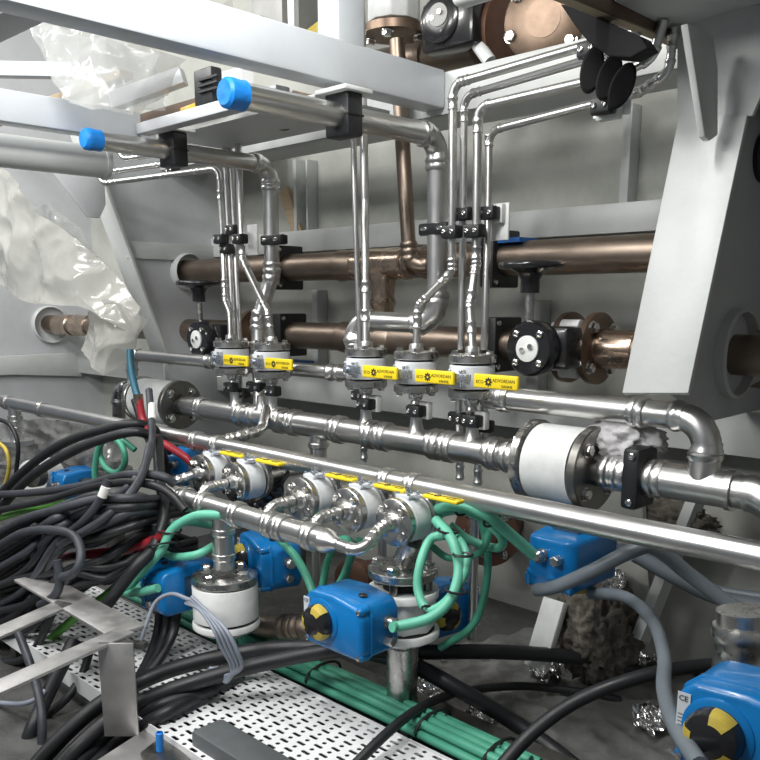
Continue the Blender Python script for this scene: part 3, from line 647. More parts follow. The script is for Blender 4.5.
run('instrument_tube', 'uppermost short tube hiding behind the lower blue-capped pipe', [P(116, 140, Y=1.74), P(122, 159, Y=1.74), P(200, 148, Y=1.92)], RT, 0.03, fits=[(1, .2)])
run('instrument_tube', 'thin straight tube, left one of the pair behind the long beam', [P(350, -10, Y=1.93), P(355, 200, Y=1.93), P(360, 348, Y=1.93)], 0.0095, 0.03)
run('instrument_tube', 'slightly thicker straight tube, right one of the pair behind the long beam', [P(361, -10, Y=1.9), P(365, 200, Y=1.9), V((vx[2], YM, top))], 0.0125, 0.03, fits=[(1, .6), (1, .8)])
run('instrument_tube', 'stainless tube turning right at the top, slanting to the valve with one tube', [P(640, 30, Y=1.88), P(453, 84, Y=1.88), P(452, 272, Y=1.88), P(418, 306, Y=1.86), V((vx[3], YM, top))], RT * 1.1, 0.035, fits=[(0, .93), (1, .1), (1, .96), (2, .2), (2, .85), (3, .4)])
run('instrument_tube', 'stainless tube turning right just below the highest of the four', [P(645, 43, Y=1.93), P(464, 96, Y=1.93), P(463, 230, Y=1.93), P(461, 350, Y=1.92)], RT, 0.035, fits=[(0, .92), (1, .15)])
run('instrument_tube', 'stainless tube with double offset joint above the rightmost upright valve', [P(664, 20, Y=1.9), P(652, 58, Y=1.9), P(620, 74, Y=1.9), P(478, 107, Y=1.9), P(476, 265, Y=1.9), P(470, 305, Y=1.87), V((vx[4], YM, top))], RT * 1.15, 0.035, fits=[(2, .04), (3, .12), (3, .92), (4, .1), (4, .8), (5, .5)])
run('instrument_tube', 'lowest of the four tubes turning right under the black oval caps', [P(674, 28, Y=1.95), P(669, 72, Y=1.95), P(640, 92, Y=1.95), P(489, 131, Y=1.95), P(488, 230, Y=1.93), P(484, 350, Y=1.91)], RT, 0.035, fits=[(0, .3), (1, .5), (2, .03), (3, .1)])
for lab, x, y in (('thin stub tube below the leftmost valve flange', 240, 375), ('thin left stub tube below the rightmost upright valve', 459, 400), ('thin right stub tube below the rightmost upright valve', 484, 400)):
    run('stub_tube', lab, [P(x, y, Y=1.90), P(x, y + 48, Y=1.90)], RT, 0.02)
for i, x in enumerate((231, 272, 366, 416, 472)):
    run('valve_drop', ['drop pipe from the leftmost upright valve into the manifold', 'drop pipe from the valve by the thick riser into the manifold', 'drop pipe from the third upright valve into the manifold', 'drop pipe from the fourth upright valve into the manifold', 'drop pipe from the rightmost upright valve into the manifold'][i],
        [V((vx[i], YM, VZ - 0.07)), V((vx[i], YM, ZM + 0.03))], 0.0135, 0.02, fits=[(0, .12, .016), (0, .34, .014)])
# blue capped pipes
RB1, RB2 = 0.028, 0.031
def capped(label, X_, z, y0, r, rest, fits):
    t = run('capped_pipe', label, [V((X_, y0, z)), V((X_, 2.0, z))] + rest, r, 0.062, 'steel', fits=fits, n=22)
    G().lathe((X_, y0 + 0.045, z), (0, -1, 0), [(0, r * 1.03), (0.002, r * 1.12), (0.02, r * 1.10), (0.036, r * 1.16), (0.050, r * 1.12), (0.057, r * .9), (0.058, 0.001)], 22).build('end_cap', 'blue_cap', t)
xb1, xb2 = -2.515, -1.722
capped('lower blue-capped steel pipe with a thick riser offset toward the valves', xb1, 1.725, 1.30, RB1, [P(272, 275, Y=2.0), P(259, 318, Y=1.96), P(259, 350, Y=1.95), P(261, 412, Y=1.86)], [(1, .18, .02), (1, .93, .02), (3, .2, .02)])
capped('upper blue-capped steel pipe with a tall riser turning back to the left', xb2, 1.722, 1.25, RB2, [P(437, 324, Y=2.0), P(354, 320, Y=1.96), P(355, 362, Y=1.94)], [(1, .14, .02), (1, .86, .02), (2, .2, .02)])
def hanger(label, X_, Y_, z, r, ztop):
    t = thing('pipe_hanger', label, 'clamp', (X_, Y_, z - r - 0.03))
    G().box((X_, Y_, z + 0.004), (0.09, 0.055, 2 * r + 0.05)).build('block', 'black_plastic', t, bev=0.006)
    G().box((X_, Y_, z), (0.094, 0.058, 0.004)).build('seam', 'dark', t)
    G().box((X_, Y_, ztop), (0.12, 0.10, 0.012)).build('plate', 'white_paint', t, bev=0.003)
hanger('black hanger block on the lower blue-capped pipe', xb1, 1.60, 1.725, RB1, 1.787)
hanger('black hanger block on the upper blue-capped pipe', xb2, 1.62, 1.722, RB2, 1.782)
# tube clamps
CL = [('black clamp on the outer tube beside the knee frame', 221, 239, 1.88), ('topmost black clamp of the left tube bunch', 233, 230, 1.91), ('lowest black clamp of the left tube bunch', 227, 249, 1.90), ('black clamp holding the tube that slants to the thick riser', 240, 239, 1.885),
      ('black clamp on the tube that slants to the fourth valve', 452, 232, 1.86), ('upper left black clamp of the right tube bunch', 464, 214, 1.91), ('lower right black clamp of the right tube bunch', 475, 231, 1.88), ('upper right black clamp with a white back plate', 489, 213, 1.93),
      ('black clamp below the leftmost upright valve', 231, 387, 1.83), ('smaller black clamp behind the leftmost drop pipe', 243, 393, 1.88), ('black clamp on the drop pipe by the thick riser', 273, 391, 1.83), ('black clamp behind the third drop pipe', 360, 395, 1.90), ('black clamp on the third drop pipe', 366, 404, 1.83), ('black clamp on the fourth drop pipe', 416, 411, 1.83),
      ('left rear black clamp under the rightmost upright valve', 458, 418, 1.90), ('front black clamp on the rightmost drop pipe', 472, 421, 1.83), ('right rear black clamp under the rightmost upright valve', 484, 426, 1.90),
      ('black clamp on the horizontal tubes under the lower hanger block', 173, 172, 1.88)]
for k, (lab, x, y, Y_) in enumerate(CL): clamp(lab, P(x, y, Y=Y_), plate=k in (7, 12, 13, 15))
clamp('wide black clamp around the thick riser below its bend', P(274, 240, Y=1.985), 2.3, 1.0, plate=False)
clamp('wide black clamp around the tall riser of the upper capped pipe', P(436, 229, Y=1.985), 2.2, 1.0, plate=False)
clamp('wide black clamp low on the thick riser above the manifold', P(256, 387, Y=1.88), 1.5, 1.1, plate=False)
tag(G().box(P(499, 222, Y=1.97), (0.07, 0.008, 0.10)).build('mounting_plate', 'white_paint', bev=0.003), 'white mounting plate behind the right tube clamps', 'plate')
tag(G().box(P(253, 240, Y=1.965), (0.06, 0.008, 0.11)).build('mounting_plate', 'white_paint', bev=0.003), 'white mounting plate between the left tube clamps', 'plate')

# ==================================================================== SMALL FRONT MANIFOLD (Y = 1.27)
YF, ZF2, RF = 1.27, 0.695, 0.029
fx = lambda x, Y=YF, z=ZF2: xat(x, z, Y)
fm = thing('manifold_pipe', 'short stainless front manifold feeding the row of lying yellow-handled valves', 'pipe', (fx(250), YF, ZF2 - RF))
G().cyl((fx(172), YF, ZF2), (fx(325), YF, ZF2), RF, 26).build('pipe', 'steel', fm)
G().lathe((fx(325), YF, ZF2), X1, [(0, RF * 1.05), (.02, RF * .9), (.035, RF * .55), (.05, RF * .5)], 24).build('reducer', 'steel', fm)
G().lathe((fx(172), YF, ZF2), (-1, 0, 0), [(0, RF * 1.05), (.02, RF * .9), (.04, RF * .5), (.06, RF * .4)], 24).build('reducer', 'steel', fm)
for x in (185, 205, 238, 272, 283, 312): coupling_geo(V((fx(x), YF, ZF2)), V(X1), RF, 0.017, 26).build('coupling', 'steel', fm)
xd = fx(222)
G().lathe((xd, YF, ZF2), (0, 0, -1), [(0, RF), (.05, RF), (.052, RF * 1.16), (.065, RF * 1.16), (.07, RF * 1.02), (.12, RF * 1.02), (.122, RF * 1.14), (.135, RF * 1.14), (.14, RF), (.165, RF)], 26).build('tee', 'steel', fm)
fz = 0.735; fvy = 1.44
fvx = [xat(x, fz, 1.382) for x in (197, 231, 298, 344, 391)]
labs = ['lying yellow-handled ball valve at the reducer end of the front manifold', 'lying yellow-handled ball valve beside the black plastic bag', 'lying yellow-handled ball valve right of the black plastic bag', 'lying yellow-handled ball valve, fourth along the front manifold', 'lying yellow-handled ball valve fed by the curved end tube']
for X_, lab in zip(fvx, labs): ball_valve(lab, T(X_, fvy, fz) @ S(0.88), flip=True)
bl = ['branch tube to the first lying valve, from the reducer end', 'branch tube to the valve beside the black plastic bag', 'branch tube to the valve right of the black plastic bag', 'branch tube to the fourth lying valve']
for i in range(4):
    X_ = fvx[i]
    st = [V((X_, YF + 0.0, ZF2 + 0.01)), V((X_, 1.30, fz)), V((X_, fvy - 0.075, fz))] if i else [V((fx(164), YF, ZF2)), V((X_ - 0.02, YF + 0.015, ZF2 + 0.02)), V((X_, fvy - 0.075, fz))]
    run('branch_tube', bl[i], st, 0.0135, 0.03, fits=[(1, .62, .016)])
run('branch_tube', 'curved stainless end tube from the reducer to the last lying valve', [V((fx(333), YF, ZF2)), V((fx(362), YF, ZF2 - .004)), V((fvx[4] - .004, YF + 0.07, fz - .012)), V((fvx[4], fvy - 0.075, fz))], 0.0135, 0.06, fits=[(2, .55, .016)])
for i in range(5):
    run('outlet_tube', ['tube behind the first lying valve', 'tube behind the second lying valve', 'tube behind the third lying valve', 'tube behind the fourth lying valve', 'tube behind the last lying valve'][i] + ' running back under the long pipe', [V((fvx[i], fvy + 0.075, fz)), V((fvx[i], 1.70, fz)), V((fvx[i], 1.70, 0.35))], 0.0135, 0.04)
# ==================================================================== DRUM VALVES, ACTUATORS
d1 = thing('flanged_drum', 'round white valve drum with steel top flange under the front manifold', 'valve', (xd, YF, 0.30))
zt = P(222, 573, Y=YF).z
f = G().lathe((xd, YF, zt), (0, 0, 1), [(-.022, .06), (-.022, .086), (-.018, .090), (-.002, .090), (.0, .086), (.0, .03)], 44).build('flange', 'steel_flange', d1)
for k in range(4):
    a_ = k * math.pi / 2 + 0.25; link('bolt', BOLT_B, f, M=T(V((xd + .066 * math.cos(a_), YF + .066 * math.sin(a_), zt)) - d1.location) @ RX(-90))
G().lathe((xd, YF, zt - .025), (0, 0, -1), [(0, .05), (0, .088), (.003, .090), (.095, .090), (.098, .087), (.098, .05)], 44).build('drum', 'white_paint', d1)
G().lathe((xd, YF, zt - .123), (0, 0, -1), [(0, .08), (.008, .08)], 40).build('seal_ring', 'dark', d1)
G().lathe((xd, YF, zt - .130), (0, 0, -1), [(0, .05), (0, .090), (.004, .093), (.016, .093), (.03, .075), (.035, .04)], 44).build('lower_rim', 'white_paint', d1)
G().lathe((xd, YF, zt - .165), (0, 0, -1), [(0, .03), (.09, .03), (.09, .04), (.10, .04)], 24).build('outlet', 'steel_flange', d1)
x2 = xat(403, 0.6, 1.46)
d2 = thing('octagonal_valve', 'white octagonal valve body with studded steel flange under the last lying valve', 'valve', (x2, 1.46, ZF))
z2 = P(403, 566, Y=1.46).z; c2 = V((x2, 1.46, 0))
f = G().lathe(c2 + V((0, 0, z2)), (0, 0, 1), [(-.024, .03), (-.024, .084), (-.02, .088), (-.003, .088), (.0, .084), (.0, .03)], 44).build('flange', 'steel_flange', d2)
for k in range(4):
    a_ = k * math.pi / 2 + 0.4; q = V((x2 + .066 * math.cos(a_), 1.46 + .066 * math.sin(a_), z2))
    link('bolt', BOLT_B, f, M=T(q - d2.location) @ RX(-90))
    G().cyl(q - V((0, 0, .07)), q, .011, 12).build('stud', 'steel_dark', d2)
G().lathe(c2 + V((0, 0, z2 - .024)), (0, 0, -1), [(0, .05), (.04, .05)], 28).build('bore', 'dark', d2)
G().lathe(c2 + V((0, 0, z2 - .055)), (0, 0, -1), [(0, .05), (0, .088), (.003, .090), (.018, .090), (.02, .085)], 44).build('upper_disc', 'white_paint', d2)
G().lathe(c2 + V((0, 0, z2 - .07)), (0, 0, -1), [(0, .084), (.085, .084)], 8).build('octagon_body', 'white_paint', d2, bev=0.006)
G().lathe(c2 + V((0, 0, z2 - .155)), (0, 0, -1), [(0, .080), (.006, .080)], 40).build('seal_ring', 'dark', d2)
G().lathe(c2 + V((0, 0, z2 - .16)), (0, 0, -1), [(0, .05), (0, .09), (.004, .093), (.016, .093), (.03, .07)], 44).build('lower_disc', 'white_paint', d2)
G().lathe(c2 + V((0, 0, z2 - .19)), (0, 0, -1), [(0, .035), (.02, .035), (.02, .04), (z2 - .19 - ZF, .04)], 24).build('pedestal', 'steel_flange', d2)
G().cyl(c2 + V((0, 0, z2)), (fvx[4], 1.46, fz - .06), 0.03, 22).build('riser', 'steel_flange', d2)

actuator('blue actuator with yellow indicator in front of the white octagonal valve', T(P(350, 618, Y=1.29)) @ S(1.0))
actuator('blue actuator beside the white drum with green cable entering its left side', T(P(180, 582, Y=1.25)) @ RZ(-90))
actuator('blue actuator behind the white drum with dial facing the drum', T(P(268, 558, Y=1.44)) @ RZ(-18))
actuator('blue actuator behind the octagonal valve partly hidden by green loops', T(P(441, 606, Y=1.66)) @ RZ(80) @ S(.95))
Me = Matrix(((0, 0, -1), (-1, 0, 0), (0, 1, 0))).to_4x4()
actuator('blue actuator hanging below the long pipe with its indicator pointing down', T(P(570, 557, Y=1.74)) @ Me @ S(1.04))
actuator('large blue actuator with round yellow indicator crossed by the grey conduit', T(P(757, 728, Y=1.29)) @ S(1.07))
actuator('blue actuator deep behind the red hose', T(P(182, 462, Y=1.65)) @ RZ(-60))
actuator('blue actuator half buried behind the cable pile near the green coil', T(P(78, 484, Y=1.62)) @ RZ(-90))
# pipe behind the large actuator, copper bend, brown flange in the back
run('valve_stand', 'stainless stand pipe with flange behind the large blue actuator', [P(748, 690, Y=1.5), P(745, 610, Y=1.5)], 0.05, 0.05, 'steel_flange', fits=[(0, .5, .05)], n=24, cat='pipe')
run('copper_bend', 'copper elbow pipe between the white drum and the front blue actuator', [P(246, 622, Y=1.42), P(272, 628, Y=1.42), P(308, 627, Y=1.42), P(330, 640, Y=1.44)], 0.034, 0.08, 'copper', n=22, fits=[(1, .55, .03)])
bf = thing('brown_flange', 'rusty brown bolted flange on the hull behind the green cable loops', 'flange', P(488, 560, Y=2.3))
q = P(488, 532, Y=2.3)
G().lathe(q, (0.3, -1, 0), [(-.26, .07), (0, .07), (0, .12), (.02, .12), (.03, .06), (.06, .055)], 36).build('disc', 'brown_iron', bf)
u1, u2 = perp(V((0.3, -1, 0)).normalized())
for k in range(8):
    a_ = k * .785; link('bolt', BOLT_B, bf, M=T(q + V((0.3, -1, 0)).normalized() * .02 + (u1 * math.cos(a_) + u2 * math.sin(a_)) * .095 - bf.location))
bf2 = thing('brown_flange', 'dark brown pipe end between the front actuator and the octagonal valve', 'flange', P(360, 590, Y=1.62))
G().lathe(P(357, 578, Y=1.62), (0.2, -1, 0.1), [(-.1, .04), (0, .05), (0, .06), (.03, .06), (.04, .03)], 24).build('disc', 'brown_iron', bf2)
# left valve behind cable pile
lv_ = thing('flanged_drum', 'white valve drum with steel hub behind the cable pile at the far end', 'valve', P(30, 500, Y=1.5))
G().lathe(P(32, 478, Y=1.5), (0.5, -1, 0.1), [(-.12, .08), (0, .08), (.004, .07)], 32).build('drum', 'white_paint', lv_)
G().lathe(P(36, 476, Y=1.42), (0.5, -1, 0.1), [(-.02, .045), (.03, .045), (.04, .03)], 28).build('hub', 'steel_dark', lv_)
G().lathe(P(15, 462, Y=1.5), (0, 0, 1), [(-.02, .07), (0, .07)], 32).build('flange', 'steel_flange', lv_)
gv = thing('flanged_drum', 'dull steel flange with bolts under the small green coil', 'valve', P(112, 480, Y=1.6))
G().lathe(P(112, 468, Y=1.6), (0, 0, 1), [(-.03, .08), (0, .08), (.0, .04), (.03, .035)], 32).build('flange', 'steel_flange', gv)
for k in range(4):
    a_ = k * 1.57 + .3; link('bolt', BOLT_B, gv, M=T(P(112, 468, Y=1.6) + V((.06 * math.cos(a_), .06 * math.sin(a_), 0)) - gv.location) @ RX(-90))
q = P(112, 490, Y=1.62); G().box(q, (.14, .1, .14)).build('body', 'white_paint', gv, bev=.01); G().cyl(V((q.x, q.y, ZF)), q, .04, 16).build('pedestal', 'steel_dark', gv)
# ==================================================================== FLOOR ITEMS
# perforated white tray
ZT = 0.225
tr = thing('cable_tray', 'white perforated metal cable tray with slotted holes on the floor', 'cable tray', (-1.9, 1.15, ZF))
def tray(x0, x1, y0, y1, px, py):
    g = G(); th = 0.002
    nx = int((x1 - x0) / px); ny = int((y1 - y0) / py)
    def hole(cx, cy, slot):
        hw, hh = (0.0135, 0.0052) if slot else (0.0062, 0.0062)
        if slot: return [(cx + a, cy + b) for a, b in ((-hw, -hh * .5), (-hw + .003, -hh), (hw - .003, -hh), (hw, -hh * .5), (hw, hh * .5), (hw - .003, hh), (-hw + .003, hh), (-hw, hh * .5))]
        return [(cx + hw * math.cos(q * math.pi / 4 + math.pi * 1.125), cy + hw * math.sin(q * math.pi / 4 + math.pi * 1.125)) for q in range(8)]
    for j in range(ny):
        for i in range(nx):
            ox = px * 0.5 if j % 2 else 0
            xa = x0 + i * px + ox * 0; ya = y0 + j * py
            cx, cy = xa + px / 2, ya + py / 2
            h = hole(cx, cy, (i + j) % 2 == 0)
            cs = [(xa, ya), (xa + px, ya), (xa + px, ya + py), (xa, ya + py)]
            b = len(g.v)
            for q in cs: g.v.append(V((*q, ZT)))
            for q in h: g.v.append(V((*q, ZT)))
            for q in h: g.v.append(V((*q, ZT - th)))
            g.f += [(b, b + 1, b + 6, b + 5), (b + 1, b + 2, b + 8, b + 7), (b + 2, b + 3, b + 10, b + 9), (b + 3, b, b + 4, b + 11)]
            g.f += [(b, b + 5, b + 4), (b + 1, b + 7, b + 6), (b + 2, b + 9, b + 8), (b + 3, b + 11, b + 10)]
            for q in range(8): g.f.append((b + 4 + q, b + 4 + (q + 1) % 8, b + 12 + (q + 1) % 8, b + 12 + q))
    return g
tray(-2.9, -0.95, 0.955, 1.345, 0.039, 0.0195).build('perforated_plate', 'tray_white', tr, smooth=False)
for y in (0.953, 1.347): G().box((-1.925, y, ZT - 0.02), (1.95, 0.003, 0.05)).build('side_rail', 'tray_white', tr, smooth=False)
for x in (-2.6, -1.9, -1.3): G().box((x, 1.15, (ZF + ZT - 0.03) / 2), (0.04, 0.36, ZT - 0.03 - ZF)).build('support', 'steel_dark', tr)
# channel along the tray
ch = thing('steel_channel', 'dark steel channel lying along the green cable bundle', 'channel', (-1.5, 1.54, ZF))
G().box((-1.55, 1.515, 0.19), (2.0, 0.005, 0.05)).build('web', 'steel_dark', ch)
G().box((-1.55, 1.54, 0.214), (2.0, 0.05, 0.004)).build('upper_flange', 'steel_dark', ch)
G().box((-1.55, 1.54, 0.150), (2.0, 0.05, 0.05)).build('foot', 'steel_dark', ch)
# green bundle
for k in range(8):
    y = 1.375 + 0.0255 * (k % 5) + (0.0127 if k > 4 else 0); z = ZT + 0.006 + (0.0215 if k > 4 else 0)
    pts = [V((-2.7 + 0.22 * j, y + .004 * math.sin(j * 1.3), z + random.uniform(0, .001))) for j in range(9)]
    cable('green_cable', 'green cable in the bundle strapped along the tray edge', pts, 0.0115, 'green', 'green cables along the tray edge')
for lab, x in (('black cable tie on the green bundle under the front actuator', -1.62), ('black cable tie on the green bundle near the crossing black cable', -1.22), ('black cable tie on the green bundle toward the foil', -1.02)):
    o = G().tube([V((x, 1.37 + .058 + .064 * math.cos(q * .449), ZT + .015 + .030 * math.sin(q * .449))) for q in range(14)], 0.0045, 6, closed=True).build('cable_tie', 'black_plastic'); tag(o, lab, 'cable tie')
# black cover channel and raw steel base, frame
k0 = P(190, 730, Z=.262)
tag(G().prism([k0, k0 + V((.62, 0, 0)), k0 + V((.62, .09, 0)), k0 + V((0, .09, 0))], (0, 0, -.05)).build('cover_channel', 'cover_grey', bev=0.010), 'dark grey ridged cover channel lying on the tray edge', 'cover')
bp = thing('steel_floor_plate', 'raw steel base plate under the welded frame leg', 'plate', P(130, 740, Z=ZF))
G().prism([P(x, y, Z=.205) for x, y in ((50, 790), (146, 728), (164, 734), (176, 790))], (0, 0, -.085)).build('plate', 'steel_raw', bp, bev=.003)
G().prism([P(x, y, Z=.215) for x, y in ((140, 752), (164, 733), (205, 772), (165, 790))], (0, 0, -.095)).build('box_section', 'steel_dark', bp, bev=.004)
tag(G().lathe(P(160, 750, Z=.215), (0.05, 0, 1), [(0, .009), (.045, .009), (.047, .0065), (.03, .006)], 14).build('plug', 'blue_cap'), 'small blue plug standing on the steel base', 'plug')
tf = thing('welded_frame', 'raw flat steel welded frame with one upright leg over black cables', 'frame', (-1.9, 0.9, ZF + .03))
ztf = 0.44
G().bar(P(30, 577, Z=ztf), P(127, 632, Z=ztf), 0.095, 0.008).build('cross_bar', 'steel_raw', tf, bev=.0015)
G().bar(P(-40, 705, Z=ztf), P(126, 631, Z=ztf), 0.06, 0.008).build('side_bar', 'steel_raw', tf, bev=.0015)
G().bar(P(-40, 650, Z=ztf), P(66, 603, Z=ztf), 0.06, 0.008).build('side_bar', 'steel_raw', tf, bev=.0015)
la = P(127, 641, Z=ztf); lb = V((la.x + 0.0, la.y, 0.2))
G().bar(la + V((0, -.03, .004)), lb + V((0, -.03, 0)), 0.085, 0.008, side=cr + V((0, 0, 0))).build('leg', 'steel_raw', tf, bev=.0015)
G().bar(la + V((-.045, -.02, -.01)), la + V((.035, .03, -.01)), 0.02, 0.014).build('weld_seam', 'steel_dark', tf)

# crumpled sheets
def patch(name, label, cat, A, B, m, amp=0.03, freq=6.0, nu=80, nv=56, seed=0, par=None, ridge=True, dirv=V((0, -1, 0.25)), thick=0.0, smooth=True):
    def samp(L, u):
        s = u * (len(L) - 1); i = min(int(s), len(L) - 2); return L[i].lerp(L[i + 1], s - i)
    rows = []
    for j in range(nv + 1):
        v = j / nv; row = []
        for i in range(nu + 1):
            u = i / nu; p = samp(A, u).lerp(samp(B, u), v); q = p * freq + V((seed * 3.7, seed * 1.3, seed))
            n1 = noise.noise(q); n2 = noise.noise(q * 2.1 + V((5, 2, 1)))
            n4 = noise.noise(q * 4.3 + V((1, 7, 3))); h = (-abs(n1) * 1.3 - abs(n2) * 0.6 - abs(n4) * 0.16 + .5) if ridge else n1 + 0.5 * n2
            e = 1.0
            row.append(p + dirv.normalized() * (amp * h * e) + noise.noise_vector(q * 1.5) * amp * 0.35)
        rows.append(row)
    off = dirv.normalized() * -0.0014
    rim = lambda L: [[p.copy() for p in L], [p + off for p in L]]
    g = G().grid(rows).grid([[p + off for p in r_] for r_ in rows])
    for L in (rows[0], rows[-1], [r_[0] for r_ in rows], [r_[-1] for r_ in rows]): g.grid(rim(L))
    o = g.build(name, m, par, smooth=smooth, ang=32)
    if not par: tag(o, label, cat)
    return o
pp = lambda L: [P(x, y, Y=Y) for x, y, Y in L]
patch('plastic_sheet', 'large milky plastic sheet draped over the left bay', 'plastic sheet',
      pp([(-30, 150, 1.5), (10, 175, 1.5), (40, 215, 1.52), (75, 240, 1.55), (105, 268, 1.6), (140, 305, 1.66)]), pp([(-30, 280, 1.5), (5, 288, 1.5), (40, 305, 1.5), (80, 308, 1.52), (110, 320, 1.58), (140, 335, 1.66)]), 'bag', 0.055, 3.2, seed=1)
patch('plastic_bag', 'milky plastic bag tail hanging above the teal hose', 'plastic bag',
      pp([(92, 308, 1.6), (105, 300, 1.58), (122, 305, 1.6), (148, 318, 1.66)]), pp([(79, 350, 1.58), (95, 368, 1.56), (104, 374, 1.58), (130, 358, 1.64)]), 'bag', 0.03, 5.0, seed=2)
patch('plastic_sheet', 'thin folded plastic film behind the milky sheet', 'plastic sheet', pp([(25, 205, 1.75), (50, 205, 1.75), (80, 228, 1.78), (104, 268, 1.8)]), pp([(28, 245, 1.75), (60, 250, 1.75), (90, 262, 1.78), (106, 275, 1.8)]), 'bag_clear', 0.02, 8, seed=3)
patch('plastic_bag', 'clear crumpled plastic bag hanging under the long white beam', 'plastic bag',
      pp([(36, 22, 1.25), (70, 30, 1.3), (110, 38, 1.35), (150, 48, 1.45), (185, 60, 1.55)]), pp([(42, 62, 1.22), (66, 100, 1.2), (95, 112, 1.25), (130, 114, 1.35), (165, 96, 1.5)]), 'bag_clear', 0.05, 4.5, seed=4)
patch('plastic_bag', 'clear crumpled plastic bag behind, filling the gap under the beam', 'plastic bag',
      pp([(36, 20, 1.5), (80, 30, 1.55), (120, 40, 1.6), (165, 55, 1.7)]), pp([(60, 100, 1.5), (95, 112, 1.5), (130, 116, 1.55), (160, 108, 1.65)]), 'bag_clear', 0.06, 5.0, seed=9)
patch('plastic_sheet', 'bright plastic sheeting above the long white beam', 'plastic sheet',
      pp([(110, -25, 1.5), (160, -25, 1.55), (232, -25, 1.7)]), pp([(130, 8, 1.45), (190, 22, 1.55), (234, 34, 1.7)]), 'bag', 0.04, 5.0, seed=5)
patch('plastic_bag', 'black crumpled plastic bag hanging behind the second lying valve', 'plastic bag', pp([(258, 468, 1.56), (272, 466, 1.55), (285, 470, 1.56)]), pp([(246, 505, 1.55), (262, 515, 1.53), (284, 500, 1.56)]), 'bag_black', 0.035, 14, seed=6)
patch('plastic_sheet', 'dark foil-like sheet lying on the floor beyond the channel', 'plastic sheet', [P(420, 655, Z=.13), P(560, 620, Z=.13), P(690, 640, Z=.13)], [P(480, 770, Z=.14), P(580, 775, Z=.14), P(700, 790, Z=.14)], 'foil_dark', 0.018, 9, nu=70, nv=50, seed=7, dirv=V((0, 0, 1)))
patch('plastic_sheet', 'grey plastic film over the pipes behind the cable pile', 'plastic sheet', pp([(-10, 425, 1.62), (40, 418, 1.66), (100, 425, 1.7), (125, 430, 1.75)]), pp([(-10, 490, 1.6), (40, 480, 1.64), (100, 470, 1.68), (125, 470, 1.72)]), 'foil_dark', 0.03, 9, seed=8)
for i, (x, y, s_, lab) in enumerate(((545, 665, 16, 'crumpled silver foil strip at the foot of the white support bar'), (645, 652, 14, 'crumpled silver foil flap beside the grey conduit'), (650, 718, 17, 'crumpled silver foil scrap beneath the large actuator'), (480, 715, 14, 'crumpled silver foil scrap by the channel'), (430, 690, 16, 'crumpled silver foil wrapped at the octagonal valve foot'), (612, 580, 12, 'crumpled silver foil behind the hanging blue actuator'))):
    z_ = 0.16 if i != 5 else 0.5
    patch('foil_scrap', lab, 'foil', [P(x - s_, y - s_ * .6, Z=z_), P(x, y - s_, Z=z_), P(x + s_, y - s_ * .5, Z=z_)], [P(x - s_, y + s_ * .4, Z=z_), P(x, y + s_, Z=z_), P(x + s_, y + s_ * .7, Z=z_)], 'foil', 0.035, 26, 22, 18, seed=20 + i, dirv=V((0, -.4, 1)), smooth=False)
def lump(name, label, cat, c, r, m, amp, freq, sc=(1, 1, 1), seed=0, sub=5):
    bm = bmesh.new(); bmesh.ops.create_icosphere(bm, subdivisions=sub, radius=1.0)
    for v in bm.verts:
        n_ = v.co.copy(); q = n_ * freq + V((seed, seed * 2, 0))
        h = 1 + amp * ((1 - 2 * abs(noise.noise(q))) * .7 + (1 - 2 * abs(noise.noise(q * 2.3))) * .4)
        v.co = V((n_.x * sc[0], n_.y * sc[1], n_.z * sc[2])) * (r * h)
    me = bpy.data.meshes.new(name); bm.to_mesh(me); bm.free(); me.materials.append(MATS[m])
    me.polygons.foreach_set('use_smooth', [True] * len(me.polygons))
    return tag(link(name, me, None, c), label, cat)
lump('rag', 'crumpled grey cloth rag stuffed between the pipes beside the white spool', 'rag', P(626, 440, Y=1.90), 0.064, 'cloth', 0.42, 2.2, (1.2, .8, .8), 4)
lump('insulation', 'torn grey-brown insulation wool beneath the hanging blue actuator', 'insulation', P(597, 628, Y=2.1), 0.115, 'wool', 0.45, 4.5, (0.85, .8, 1.1), 5)
lump('insulation', 'dark rubble of insulation behind the long pipe near the right frame', 'insulation', P(650, 520, Y=2.3), 0.10, 'wool', 0.45, 4.0, (1.5, .7, .6), 8)
tag(G().bar(P(556, 600, Y=1.98), P(536, 668, Y=1.90), 0.07, 0.03, side=(1, 0, 0)).build('support_bar', 'white_paint', bev=.004), 'white painted slanting support bar beneath the hanging actuator', 'bar')
slab('trim_11', G().prism([P(555, 470, Y=2.44), P(760, 500, Y=2.44), P(800, 700, Y=2.35), P(650, 660, Y=2.35)], (0, .03, 0)), 'hull')
slab('trim_12', G().bar(P(700, 490, Y=2.3), P(640, 640, Y=2.1), 0.03, 0.06, side=(1, 0, 0)), 'frame_white')
slab('trim_13', G().prism([P(560, 480, Y=2.2), P(640, 480, Y=2.2), P(650, 600, Y=2.15), P(570, 590, Y=2.15)], (0, .02, 0)), 'hull')
